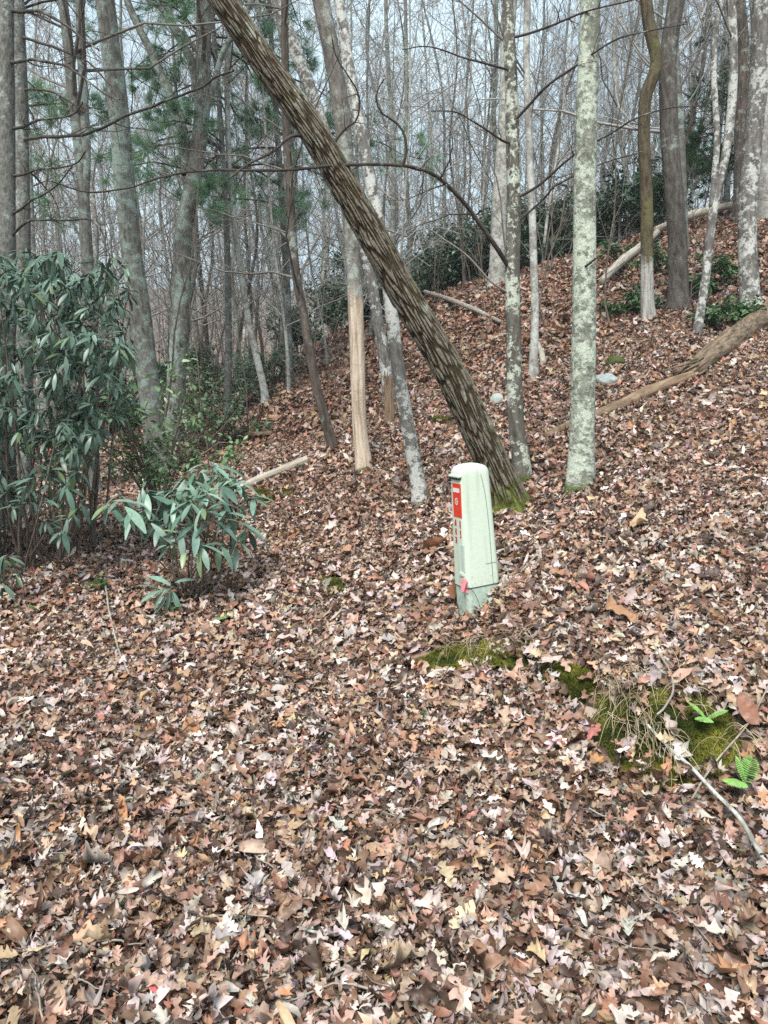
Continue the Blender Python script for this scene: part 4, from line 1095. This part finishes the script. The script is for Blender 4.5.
# ------------------------------------------------------------------ moss, straw, ferns, single leaves, stones
BL = [(np.array([[-.16, 0, 0], [.16, 0, 0], [0, .25, 1.0]]), np.array([[0, 1, 2]])), (np.array([[-.2, 0, 0], [.2, 0, 0], [.1, -.4, .8]]), np.array([[0, 1, 2]]))]
def moss_patch(key, label, dens=1.0):
    poly = MOSS[key]
    xs, ys = [p[0] for p in poly], [p[1] for p in poly]
    st_ = max(1.2, (max(xs) - min(xs)) / 60)
    gx, gy = np.meshgrid(np.arange(min(xs) - 4, max(xs) + 5, st_), np.arange(min(ys) - 4, max(ys) + 5, st_), indexing='ij')
    H_ = hit(gx.ravel(), gy.ravel())
    # how deep inside the outline, with a ragged edge
    cx, cy = np.mean(xs), np.mean(ys)
    ins = np.zeros(gx.size)
    for s_ in (1.0, .93, .85, .75): ins += inpoly(cx + (gx.ravel() - cx) / s_, cy + (gy.ravel() - cy) / s_, poly)
    nz = fbm(H_ * 9, 71, 3)
    lift = (ins / 4 * (.045 if key == 'big' else .04) - .018) + nz * .09
    Pm = H_ + normal_at(H_[:, 0], H_[:, 1]) * lift[:, None]
    i = np.arange(gx.size).reshape(gx.shape)
    Q = np.stack([i[:-1, :-1], i[:-1, 1:], i[1:, 1:], i[1:, :-1]], -1).reshape(-1, 4)
    Q = Q[(ins[Q] > 0).all(1)]
    base = H_[len(H_) // 2]
    root = thing('moss_patch', label, 'moss', base)
    def cols(P): 
        w = np.clip(fbm(P * 7, 75, 3) * 2.4 + .5, 0, 1)[:, None]
        return np.array([.03, .045, .010]) * (1 - w) + np.array([.20, .20, .036]) * w
    c4 = np.concatenate([cols(H_) * .8, np.ones((len(H_), 1))], 1)
    link('moss_cushion', mesh_np('moss_cushion', Pm - base, [Q], M['moss'], {'col': c4}), root)
    A = max(1, len(Q)); n = int(min(16000, A * 9 * dens))
    f = Q[rng.integers(0, len(Q), n)]; w = rng.dirichlet((1, 1, 1, 1), n)
    B = (Pm[f] * w[..., None]).sum(1); nn = _norm(normal_at(B[:, 0], B[:, 1]) + rng.normal(0, .45, (n, 3)))
    Mx = frame_z(nn, rng.uniform(0, 6.28, n)) * (rng.uniform(.007, .018, n) * (base[1] / 3) ** .5)[:, None, None]
    c = cols(B) * rng.normal(1.05, .25, (n, 1))
    link('moss_sprigs', scatter(BL, rng.integers(0, 2, n), Mx, B - base, np.clip(c, .008, .3)).mesh('moss_sprigs', M['moss'], smooth=False), root)
moss_patch('big', 'large mossy bank face with dry grass below the right slope')
moss_patch('ledge', 'long thin moss ledge in front of the pedestal')
moss_patch('step', 'small moss step between the long ledge and the big mossy bank')
moss_patch('tree foot', 'moss tuft just below the foot of the leaning oak')
moss_patch('shrub foot', 'small moss tuft between small rhododendron and pedestal')
moss_patch('log side', 'flat moss patch beside the short tan peeled log')
moss_patch('hillside', 'faint moss patch on the slope left of the leaning trunk')

def straw(polys, n, L):
    a = Acc(); g = np.random.default_rng(31)
    px, py = [], []
    while len(px) < n:
        x, y = g.uniform(415, 760), g.uniform(632, 790)
        ok = any(inpoly(np.array([x]), np.array([y]), q)[0] for q in polys)
        if ok and (fbm(np.array([[x * .035, y * .012, 0]]), 5, 2)[0] > -.02): px.append(x); py.append(y)
    H_ = hit(px, py); m = len(H_); nn = normal_at(H_[:, 0], H_[:, 1])
    d = _norm(nn * .9 + np.array([-.1, -.5, .3]) + g.normal(0, .6, (m, 3)))
    P = np.empty((m, 7, 3)); p = H_ + nn * .035; P[:, 0] = p; Ls = L * np.exp(g.normal(0, .35, m))
    for j in range(1, 7):
        d = _norm(d + np.array([0, -.08, -.33]) + g.normal(0, .08, (m, 3))); p = p + d * (Ls / 6)[:, None]; P[:, j] = p
    P[..., 2] = np.maximum(P[..., 2], height(P[..., 0], P[..., 1]) + .05)
    V, Q, bk = tubes(P, np.linspace(.0019, .0007, 7)[None] * np.ones((m, 1)), 3)
    c = np.array([(.38, .31, .19), (.27, .20, .12), (.5, .43, .29)])[g.integers(0, 3, m)]
    a.add(V, Q, col=np.repeat(np.concatenate([c, np.ones((m, 1))], 1), 21, 0))
    tag(link('dry_grass', a.mesh('dry_grass', M['straw'])), 'dry straw coloured grass blades hanging over the mossy bank', kind='stuff')
straw([[(590, 690), (640, 672), (690, 684), (745, 692), (756, 735), (700, 770), (620, 745)], [(420, 650), (530, 636), (534, 655), (430, 664)], [(550, 660), (600, 660), (600, 690), (555, 690)]], 240, .15)

def fern(label, base, dirs, L, col, seed):
    g = np.random.default_rng(seed)
    root = thing('fern', label, 'fern', base)
    for d in dirs:
        d = np.array(d, float); d /= np.linalg.norm(d)
        t = np.linspace(0, 1, 15)
        side = _norm(np.cross(d, np.array([0, 0, 1.])))
        C = d[None] * (t * L)[:, None] + np.array([0, 0, 1.]) * (.25 * L * t - .35 * L * t * t)[:, None]
        n = len(t) - 2; B, D, S = [], [], []
        for k_ in range(1, 14):
            for sg in (-1, 1):
                B.append(C[k_]); D.append(side * sg + d * .45 + np.array([0, 0, -.1])); S.append(L * .36 * sin(pi * min(1, (t[k_] * .85 + .12))) ** .8)
        Mx = frame_y(np.array(D), np.array([0, 0, 1.]) + g.normal(0, .15, (len(B), 3))) * np.array(S)[:, None, None]
        c = np.array(col)[None] * g.normal(1, .1, (len(B), 1))
        a = scatter([blade_leaf(5, .2, .2, .1, .35)], np.zeros(len(B), int), Mx, np.array(B), c)
        V, Q, bk = tubes(C[None], np.linspace(.0018, .0008, 15)[None], 4); a.add(V, Q, col=np.tile(np.array([*[x * .8 for x in col], 1.]), (len(V), 1)))
        link('frond', a.mesh('frond', M['green']), root)
GR = (.22, .40, .11)
b = hit1(738, 790) + np.array([0, 0, .05]); b[1] -= .05; fern('bright green fern beside the bleached stick end', tuple(b), [(-.3, .15, .9), (.22, .1, 1.0), (-.6, -.3, .25)], .11, GR, 1)
b = hit1(703, 732) + np.array([0, -.02, .065]); fern('small bright green fern growing on the mossy bank', tuple(b), [(-.3, -.5, .2), (.35, -.35, .4), (-.5, 0, .5)], .10, GR, 2)
b = hit1(212, 622); fern('green fern frond under the small rhododendron', tuple(b), [(.9, .3, .45), (.5, -.4, .3)], .17, (.14, .25, .10), 3)
b = hit1(178, 612); fern('pale green fern tuft left of the moss by the rhododendron', tuple(b), [(-.5, -.3, .5), (.2, -.5, .4)], .14, (.12, .25, .09), 4)
b = hit1(100, 590); fern('green seedling tuft at the toe of the left bank', tuple(b), [(-.5, -.3, .5), (.4, -.3, .5), (0, .2, 1)], .13, (.13, .25, .08), 5)
b = hit1(40, 612); fern('tiny yellow green tuft on leaves under the large rhododendron', tuple(b), [(-.5, -.3, .5), (.4, -.3, .5)], .1, (.2, .28, .1), 6)
b = hit1(422, 722); fern('tiny green seedling among leaves below the moss ledge', tuple(b), [(-.5, -.3, .5), (.4, -.3, .5), (0, .2, 1)], .055, (.10, .24, .08), 7)
b = hit1(700, 558); fern('tiny green seedling on the leaves right of the lichen tree', tuple(b), [(-.5, -.3, .5), (.4, -.3, .5)], .07, (.10, .24, .08), 8)

def big_leaf(label, px_, py_, size, col, kind, spin, seed, lift=.035, tilt=.25, curl=1.2):
    g = np.random.default_rng(seed)
    b = hit1(px_, py_)
    pr = palm_leaf(g, curl * .5) if kind == 'palm' else strip_leaf(g, 17, .3, 3.5, .55, curl * .5, 5) if kind == 'oak' else strip_leaf(g, 13, .25, 0, 0, curl * .9, 5)
    nn = _norm(normal_at(np.array([b[0]]), np.array([b[1]])) + g.normal(0, tilt, (1, 3)))
    Mx = frame_z(nn, np.array([spin])) * size
    a = scatter([pr], np.array([0]), Mx, nn * lift, np.array([col]))
    return tag(link('fallen_leaf', a.mesh('fallen_leaf', M['leaf'], smooth=True), None, b), label, 'leaf')
big_leaf('large curled pale tan leaf lying right of the lichen tree', 642, 533, .24, (.42, .30, .18), 'plain', 1.3, 3, .06, .3, 2.2)
big_leaf('long orange brown folded leaf between lichen tree and mossy bank', 618, 624, .22, (.33, .18, .10), 'plain', -1.2, 6, .06, .4, 2.2)
big_leaf('long orange brown leaf among grey leaves in the left foreground', 194, 733, .17, (.36, .19, .10), 'plain', 1.4, 7)
big_leaf('wide tan leaf on the foreground leaves below the bleached sticks', 486, 862, .17, (.46, .28, .14), 'palm', .5, 11)
big_leaf('pale cream leaf in the foreground beside the wide tan leaf', 463, 922, .13, (.62, .52, .36), 'plain', 1.0, 13, .03, .15, .5)
big_leaf('large tan oak leaf in the lower left foreground', 90, 945, .14, (.42, .26, .16), 'oak', .3, 17)
big_leaf('upright pink red leaf in the lower left corner', 160, 1000, .06, (.55, .13, .13), 'plain', -.4, 19, .04)
big_leaf('flat pink leaf beside the upright pink red one', 141, 1013, .055, (.52, .20, .20), 'plain', 1.3, 23, .035)
big_leaf('rust orange leaf in the left foreground', 205, 795, .11, (.38, .15, .08), 'palm', .3, 29)
big_leaf('red brown oak leaf stuck in the mossy bank', 592, 738, .085, (.30, .09, .07), 'oak', .9, 31, .08)
big_leaf('broad brown leaf leaning on moss by the right edge', 748, 720, .15, (.24, .115, .075), 'plain', 1.6, 38, .06, .4, 2.0)
big_leaf('orange leaf just left of the mossy bank foot', 602, 768, .09, (.40, .21, .09), 'oak', 1.9, 41, .05)
big_leaf('orange tan leaf at the right edge below the fern', 764, 808, .12, (.38, .20, .11), 'palm', .1, 43, .06)
big_leaf('brown leaf leaning against the pedestal base', 484, 592, .17, (.20, .085, .04), 'oak', -1.1, 47, .09, .3)
big_leaf('dark brown oak leaf resting on the pedestal foot', 466, 600, .15, (.16, .065, .03), 'oak', 1.5, 53, .10, .3)
big_leaf('big rusty leaf heap piece left of the pedestal', 440, 558, .22, (.25, .115, .06), 'plain', -.8, 59, .08, .5)

def stone(label, px_, py_, sx, sy, sz, col, seed):
    import bmesh
    b = hit1(px_, py_); bm = bmesh.new(); bmesh.ops.create_icosphere(bm, subdivisions=3, radius=1)
    for v in bm.verts:
        n_ = fbm(np.array([[v.co.x, v.co.y, v.co.z]]) * 1.7 + seed, seed, 3)[0]
        v.co *= 1 + n_ * .5; v.co.x *= sx; v.co.y *= sy; v.co.z = max(-.6, min(.75, v.co.z)) * sz
    me = bpy.data.meshes.new('stone'); bm.to_mesh(me); bm.free(); me.materials.append(plain('stone_' + str(seed), col, .8, .3, 14, .35, .4))
    tag(link('stone', me, None, b + np.array([0, 0, sz * .4])), label, 'stone').rotation_euler = (.3, .15, seed)
stone('flat pale grey stone between leaning trunk and spotted tree', 497, 403, .075, .05, .09, (.36, .41, .38), 3)
stone('flat grey stone on the slope right of the lichen tree', 606, 383, .17, .09, .07, (.33, .38, .37), 5)
stone('small mossy stone above the flat grey stone', 615, 366, .14, .10, .08, (.07, .09, .025), 8)

# ------------------------------------------------------------------ the utility pedestal
def pedestal():
    import bmesh
    from mathutils import Matrix
    Bp = hit1(478, 602)
    Yp = 4.35
    c0 = hit1(464, 624); Bp = c0 + np.array([.098, .125, 0.0]); root_scale = 1.025
    root = thing('utility_pedestal', 'pale green plastic cable pedestal with red warning label in front of the leaning tree', 'utility pedestal', Bp)
    root.rotation_euler = (radians(-1.5), radians(-4.6), radians(22)); root.scale = (1, 1, root_scale)
    hw, hd, Hh = .102, .078, .83
    green = plain('pedestal_plastic', (.53, .60, .50), .5, .4, 60, .10, .05, c2=(.48, .56, .46))
    gbase = plain('pedestal_base_plastic', (.42, .53, .45), .6, .35, 25, .25)
    def grime(m, z0):
        nt = m.node_tree; b = [n for n in nt.nodes if n.type == 'BSDF_PRINCIPLED'][0]; src = b.inputs['Base Color'].links[0].from_socket
        tc = N(nt, 'ShaderNodeTexCoord'); sx = N(nt, 'ShaderNodeSeparateXYZ'); nt.links.new(tc.outputs['Object'], sx.inputs[0])
        n = N(nt, 'ShaderNodeTexNoise', i_Scale=38., i_Detail=7., i_Roughness=.72); nt.links.new(tc.outputs['Object'], n.inputs[0])
        mp = N(nt, 'ShaderNodeMapping'); mp.inputs['Scale'].default_value = (1, 1, .08); nt.links.new(tc.outputs['Object'], mp.inputs[0])
        n2 = N(nt, 'ShaderNodeTexNoise', i_Scale=26., i_Detail=5.); nt.links.new(mp.outputs[0], n2.inputs[0])
        ad = N(nt, 'ShaderNodeMath', operation='MULTIPLY_ADD'); nt.links.new(sx.outputs[2], ad.inputs[0]); ad.inputs[1].default_value = -.55; nt.links.new(n.outputs[0], ad.inputs[2])
        k = ramp(nt, ad.outputs[0], [(z0, (0, 0, 0)), (z0 + .14, (.75, .75, .75))])
        c = mix(nt, k.outputs[0], src, (.23, .17, .11))
        k2 = ramp(nt, n2.outputs[0], [(.55, (0, 0, 0)), (.72, (.38, .38, .38))])
        c = mix(nt, k2.outputs[0], c, (.30, .36, .25))
        nt.links.new(c, b.inputs['Base Color'])
    grime(green, .42); grime(gbase, .44)
    dark = plain('pedestal_gap', (.03, .04, .035), .8, .1)
    blue = plain('pedestal_recess', (.45, .55, .49), .55, .35, 20, .12)
    red = plain('label_red', (.62, .045, .02), .5, .4, 30, .1); white = plain('label_white', (.72, .70, .68), .5, .4); pink = plain('flag_pink', (.85, .20, .24), .6, .3)
    dkred = plain('print_red', (.45, .06, .03), .6, .3)
    def prof(hx, hy, r, n=7):
        o = []
        for cx, cy, a0 in ((hx - r, hy - r, 0), (-hx + r, hy - r, pi / 2), (-hx + r, -hy + r, pi), (hx - r, -hy + r, 3 * pi / 2)):
            for k_ in range(n): a = a0 + k_ / (n - 1) * pi / 2; o.append((cx + r * cos(a), cy + r * sin(a)))
        return o
    def rings(lst, close=True):
        bm = bmesh.new(); R_ = []
        for pts_, zf in lst: R_.append([bm.verts.new((x, y, zf(x, y))) for x, y in pts_])
        n_ = len(R_[0])
        for a_, b_ in zip(R_, R_[1:]):
            for k_ in range(n_): bm.faces.new((a_[k_], a_[(k_ + 1) % n_], b_[(k_ + 1) % n_], b_[k_]))
        if close: bm.faces.new(R_[-1]); bm.faces.new(R_[0][::-1])
        return bm
    def obj(name, bm, m, parent=root, smooth=True):
        me = bpy.data.meshes.new(name); bmesh.ops.recalc_face_normals(bm, faces=bm.faces); bm.to_mesh(me); bm.free(); me.materials.append(m)
        if smooth:
            me.polygons.foreach_set('use_smooth', [True] * len(me.polygons))
            try: me.set_sharp_from_angle(angle=radians(35))
            except Exception: pass
        return link(name, me, parent)
    z1 = .20
    sc = lambda z: 1.045 - .16 * (z - z1) / (Hh - z1)
    dome = lambda f: (lambda x, y: Hh - .012 + .034 * f - .025 * (x / hw) ** 2)
    L = []
    for z in np.linspace(z1, Hh - .05, 9): L.append((prof(hw * sc(z), hd * sc(z), .03), (lambda z_: (lambda x, y: z_))(z)))
    e = .893
    L.append((prof(hw * e, hd * e, .03), dome(0)))
    for f, q in ((.35, .975), (.62, .93), (.82, .84), (.93, .7), (1., .4)): L.append((prof(hw * e * q, hd * e * q, .03 * q), dome(f)))
    cover = obj('cover', rings(L), green)
    obj('base', rings([(prof(hw * 1.0, hd * 1.0, .028), (lambda z_: (lambda x, y: z_))(z)) for z in (-.35, 0, .12, .1985)]), gbase)
    # thin shut line round the foot of the cover
    obj('shut_line', rings([(prof(hw * 1.047, hd * 1.047, .03), (lambda z_: (lambda x, y: z_))(z)) for z in (.196, .2)]), dark)
    def box(x0, x1, y0, y1, z0, z1_):
        bm = bmesh.new(); bmesh.ops.create_cube(bm, size=1)
        for v in bm.verts: v.co = ((x0 + x1) / 2 + v.co.x * (x1 - x0), (y0 + y1) / 2 + v.co.y * (y1 - y0), (z0 + z1_) / 2 + v.co.z * (z1_ - z0))
        return bm
    def side_box(y0, y1, z0, z1_, proud=.0015, base=.0):
        """thin plate lying on the sloping left face"""
        bm = bmesh.new(); vs = []
        for z in (z0, z1_):
            xs = -hw * sc(z)
            for x in (xs - proud - base, xs + .004):
                for y in (y0, y1): vs.append(bm.verts.new((x, y, z)))
        for f in ((0, 1, 3, 2), (4, 6, 7, 5), (0, 4, 5, 1), (2, 3, 7, 6), (0, 2, 6, 4), (1, 5, 7, 3)): bm.faces.new([vs[i] for i in f])
        return bm
    lab = obj('warning_label', side_box(-.058, .030, .575, .755), red, smooth=False)
    lab2 = obj('label_header', side_box(-.048, .022, .708, .730, .003), white, lab, False)
    # small emblem: white ring with a drop shaped middle
    bm = bmesh.new(); zc, yc = .660, -.014; n_ = 20
    vo, vi = [], []
    for k_ in range(n_):
        a = k_ / n_ * 2 * pi
        for lst, r_ in ((vo, .017), (vi, .011)):
            z = zc + r_ * 1.15 * sin(a); lst.append(bm.verts.new((-hw * sc(z) - .0032, yc + r_ * cos(a), z)))
    for k_ in range(n_): bm.faces.new((vo[k_], vo[(k_ + 1) % n_], vi[(k_ + 1) % n_], vi[k_]))
    dv = [bm.verts.new((-hw * sc(zc + dz_) - .0034, yc + dy_, zc + dz_)) for dy_, dz_ in ((0, .009), (.005, -.002), (0, -.008), (-.005, -.002))]; bm.faces.new(dv)
    obj('label_emblem', bm, white, lab, False)
    # printed lines under the label (too small to read)
    bm = bmesh.new(); g_ = np.random.default_rng(3)
    def add(bmx):
        me = bpy.data.meshes.new('t'); bmx.to_mesh(me); bmx.free(); bm.from_mesh(me); bpy.data.meshes.remove(me)
    for (y0, y1, z0, z1_) in ((.004, .030, .525, .560), (.004, .030, .478, .512), (.004, .030, .432, .466), (-.046, -.030, .520, .560), (-.046, -.030, .468, .508)):
        z = z1_
        while z > z0:
            w_ = g_.uniform(.55, 1.0); add(side_box(y0, y0 + (y1 - y0) * w_, z - .0075, z, .0012)); z -= .0088
    obj('lettering', bm, dkred, smooth=False)
    # recessed grip strip down the corner, and its lower lip
    obj('grip_strip', side_box(-.066, -.030, .285, .43, .001), blue, smooth=False)
    bm = box(-hw * 1.05 - .006, -hw * 1.05 + .02, -.06, -.01, .258, .283); bmesh.ops.bevel(bm, geom=bm.edges[:], offset=.005, segments=2, affect='EDGES')
    obj('latch', bm, green)
    bm = box(-hw * .915 - .006, -hw * .915 + .03, -.06, .05, .776, .786)
    obj('lid_slot', bm, dark, smooth=False)
    bm = box(-hw * .915 - .012, -hw * .915 + .03, -.064, .055, .787, .80); bmesh.ops.bevel(bm, geom=bm.edges[:], offset=.004, segments=2, affect='EDGES')
    obj('lid_lip', bm, green)
    # seam curving off the top and running down the front
    sp_ = [(.018, Hh + .004), (.028, Hh - .03), (.042, Hh - .10), (.052, Hh - .2), (.057, Hh - .35), (.058, .2)]
    pts_ = resample(np.array([(x, -hd * sc(min(z, .8)) - .0005 + (.018 if z > Hh - .01 else .002 if z > Hh - .05 else 0), z) for x, z in sp_]), n=50)
    V, Q, bk = tubes(pts_[None], np.full((1, 50), .0016), 6)
    link('seam', Acc().add(V, Q, bk=bk).mesh('seam', plain('seam_dark', (.17, .21, .18), .7, .2)), root)
    # small cross crease low on the front
    bm = box(.02, .10, -hd * 1.036 - .0008, -hd * 1.03, .315, .318); obj('crease', bm, plain('crease', (.3, .38, .32), .7, .2), smooth=False)
    # pink marker flag on a bent wire
    wp = resample(np.array([(-.115, -.06, .225), (-.10, -.085, .21), (-.07, -.10, .17), (-.05, -.11, .10), (-.045, -.11, .0)]), n=24)
    V, Q, bk = tubes(wp[None], np.full((1, 24), .0016), 6); fl = link('marker_wire', Acc().add(V, Q, bk=bk).mesh('marker_wire', M['limb']), root)
    gx = np.linspace(0, 1, 9); gz = np.linspace(0, 1, 9); X, Z = np.meshgrid(gx, gz, indexing='ij')
    V = np.stack([-.128 + X * .036 - Z * .006, -.075 + .012 * np.sin(X * 7 + Z * 3), .245 - Z * .06 + .012 * np.sin(X * 5)], -1).reshape(-1, 3)
    i = np.arange(81).reshape(9, 9); Q = np.stack([i[:-1, :-1], i[1:, :-1], i[1:, 1:], i[:-1, 1:]], -1).reshape(-1, 4)
    link('marker_flag', mesh_np('marker_flag', V, [Q], pink), fl)
pedestal()

def twig_litter():
    g = np.random.default_rng(64); n = 340
    y = g.uniform(1.3, 14, n) ** 1.0; x = g.uniform(-.6, .6, n) * y
    az = g.uniform(0, 6.28, n); d = np.stack([np.cos(az), np.sin(az)], -1); L = g.uniform(.08, .38, n)
    P = np.empty((n, 7, 3)); p = np.stack([x, y], -1)
    for k in range(7):
        P[:, k, :2] = p; P[:, k, 2] = height(p[:, 0], p[:, 1]) + .035 + g.normal(0, .006, n)
        a = g.normal(0, .25, n); d = np.stack([d[:, 0] * np.cos(a) - d[:, 1] * np.sin(a), d[:, 0] * np.sin(a) + d[:, 1] * np.cos(a)], -1); p = p + d * (L / 6)[:, None]
    V, Q, bk = tubes(P, np.linspace(1, .4, 7)[None] * g.uniform(.0015, .0042, (n, 1)), 5)
    tag(link('twig_litter', Acc().add(V, Q, bk=bk).mesh('twig_litter', M['limb_pale'])), 'small broken twigs strewn over the leaves', kind='stuff')
twig_litter()

# leaves heaped against the right foot of the pedestal
def heap():
    g = np.random.default_rng(88)
    pr = [strip_leaf(g, 17, g.uniform(.26, .36), 3.5, .6, .95, 5) for _ in range(10)] + [palm_leaf(g, 1.) for _ in range(4)]
    c = hit1(492, 610); n = 520
    x = c[0] + g.normal(0, .13, n) + .05; y = c[1] + g.normal(0, .10, n) - .02
    k = (x > c[0] - .05); x, y = x[k], y[k]; n = len(x)
    hh = .13 * np.exp(-((x - c[0] - .09) / .12) ** 2 - ((y - c[1]) / .12) ** 2)
    P = np.stack([x, y, height(x, y) + hh * g.uniform(.5, 1, n) + .01], -1)
    nn = _norm(np.array([0, -.25, 1.]) + g.normal(0, .45, (n, 3)))
    Mx = frame_z(nn, g.uniform(0, 6.28, n)) * (.08 * np.exp(g.normal(0, .3, n)))[:, None, None]
    a = scatter(pr, g.integers(0, len(pr), n), Mx, P, leaf_colours(n, .2))
    tag(link('leaf_drift', a.mesh('leaf_drift', M['leaf'], smooth=False)), 'dry leaves heaped against the right foot of the pedestal', kind='stuff')
heap()

# leaves banked against the feet of the nearer trunks
def banked():
    g = np.random.default_rng(91)
    pr = [strip_leaf(g, 9, g.uniform(.25, .38), g.choice([2, 2.5, 3]), .72, 1.3) for _ in range(16)]
    a = Acc()
    for o in list(bpy.data.objects):
        if o.get('category') != 'tree' or o.get('group') or o.location.y > 12: continue
        tr = [c for c in o.children if c.name.startswith('trunk')]
        if not tr: continue
        co = np.empty(len(tr[0].data.vertices) * 3, np.float32); tr[0].data.vertices.foreach_get('co', co); co = co.reshape(-1, 3)
        ring = co[(co[:, 2] > -.03) & (co[:, 2] < .10)]
        if not len(ring): continue
        c = ring[:, :2].mean(0); r = np.hypot(*(ring[:, :2] - c).T).mean()
        n = int(160 + 900 * r); th = g.uniform(0, 2 * pi, n); d = g.exponential(.055, n)
        x = o.location.x + c[0] + (r + d) * np.cos(th); y = o.location.y + c[1] + (r + d) * np.sin(th)
        h = .085 * np.exp(-d / .08) * (.6 + .4 * np.sin(th * 2 + g.uniform(0, 6)))
        P = np.stack([x, y, height(x, y) + h * g.uniform(.2, 1, n) + .012], -1)
        nn = _norm(np.stack([.5 * np.cos(th), .5 * np.sin(th), np.ones(n)], -1) + g.normal(0, .45, (n, 3)))
        Mx = frame_z(nn, g.uniform(0, 6.28, n)) * (.068 * np.exp(g.normal(0, .3, n)))[:, None, None]
        scatter(pr, g.integers(0, len(pr), n), Mx, P, leaf_colours(n, .7) * g.uniform(.5, 1.05, (n, 1)), a)
    tag(link('banked_leaves', a.mesh('banked_leaves', M['leaf'])), 'dry leaves banked against the feet of the nearer trunks', kind='stuff')
banked()

# ------------------------------------------------------------------ damp winter air
def haze():
    x0, x1, y0, y1, z0, z1 = -171, 171, -61, 159, -3.5, 45
    V = np.array([[x, y, z] for x in (x0, x1) for y in (y0, y1) for z in (z0, z1)], float)
    Fq = np.array([[0, 1, 3, 2], [4, 6, 7, 5], [0, 4, 5, 1], [2, 3, 7, 6], [0, 2, 6, 4], [1, 5, 7, 3]])
    m = bpy.data.materials.new('damp_air'); m.use_nodes = True; nt = m.node_tree; nt.nodes.clear()
    o = nt.nodes.new('ShaderNodeOutputMaterial'); v = nt.nodes.new('ShaderNodeVolumePrincipled')
    v.inputs['Color'].default_value = (.86, .92, .98, 1); v.inputs['Density'].default_value = HAZE
    nt.links.new(v.outputs[0], o.inputs['Volume'])
    tag(link('haze', mesh_np('haze', V, [Fq], m, smooth=False)), kind='stuff', label='thin pale winter haze between the trees')
HAZE = .0010
haze()

# ------------------------------------------------------------------ light, sky, camera
SUN_EL, SUN_AZ = radians(54), radians(198)     # azimuth clockwise from +Y
w = bpy.data.worlds.new('World'); SC.world = w; w.use_nodes = True
nt = w.node_tree; nt.nodes.clear()
out = nt.nodes.new('ShaderNodeOutputWorld'); bg = nt.nodes.new('ShaderNodeBackground'); sky = nt.nodes.new('ShaderNodeTexSky')
sky.sky_type = 'NISHITA'; sky.sun_disc = False; sky.sun_elevation = SUN_EL; sky.sun_rotation = SUN_AZ
sky.air_density = 1.0; sky.dust_density = 2.5; sky.ozone_density = 1.5
# thin white cloud mixed into the blue
tc = nt.nodes.new('ShaderNodeTexCoord'); cn = nt.nodes.new('ShaderNodeTexNoise'); cn.inputs['Scale'].default_value = 3.2; cn.inputs['Detail'].default_value = 6
nt.links.new(tc.outputs['Generated'], cn.inputs['Vector'])
cr = nt.nodes.new('ShaderNodeValToRGB'); cr.color_ramp.elements[0].position = .38; cr.color_ramp.elements[1].position = .60; cr.color_ramp.elements[0].color = (.62, .62, .62, 1)
nt.links.new(cn.outputs[0], cr.inputs[0])
mx = nt.nodes.new('ShaderNodeMix'); mx.data_type = 'RGBA'; mx.inputs[7].default_value = (8.6, 11.0, 12.4, 1)
nt.links.new(cr.outputs[0], mx.inputs[0]); nt.links.new(sky.outputs[0], mx.inputs[6]); nt.links.new(mx.outputs[2], bg.inputs[0])
bg.inputs[1].default_value = .055
nt.links.new(bg.outputs[0], out.inputs[0])
sl = bpy.data.lights.new('sun', 'SUN'); sl.energy = 3.0; sl.angle = radians(24); sl.color = (1, .94, .87)
so = bpy.data.objects.new('sun', sl); COL.objects.link(so); so.location = (3, -6, 12)
from mathutils import Vector
sd = Vector((sin(SUN_AZ) * cos(SUN_EL), cos(SUN_AZ) * cos(SUN_EL), sin(SUN_EL)))
so.rotation_euler = sd.to_track_quat('Z', 'Y').to_euler()

cd = bpy.data.cameras.new('camera'); co = bpy.data.objects.new('camera', cd); COL.objects.link(co)
cd.sensor_fit = 'VERTICAL'; cd.sensor_height = 24; cd.sensor_width = 18; cd.lens = 24 * F / 1024
cd.clip_end = 600; cd.clip_start = .05
co.location = (0, 0, EYE); co.rotation_euler = (pi / 2 - PITCH, 0, 0)
SC.camera = co
vs = SC.view_settings
vs.view_transform = 'Standard'; vs.look = 'None'; vs.exposure = 1.1; vs.gamma = 1; vs.use_curve_mapping = False
SC.cycles.max_bounces = 6; SC.cycles.diffuse_bounces = 3; SC.cycles.transparent_max_bounces = 4
SC.cycles.use_denoising = False
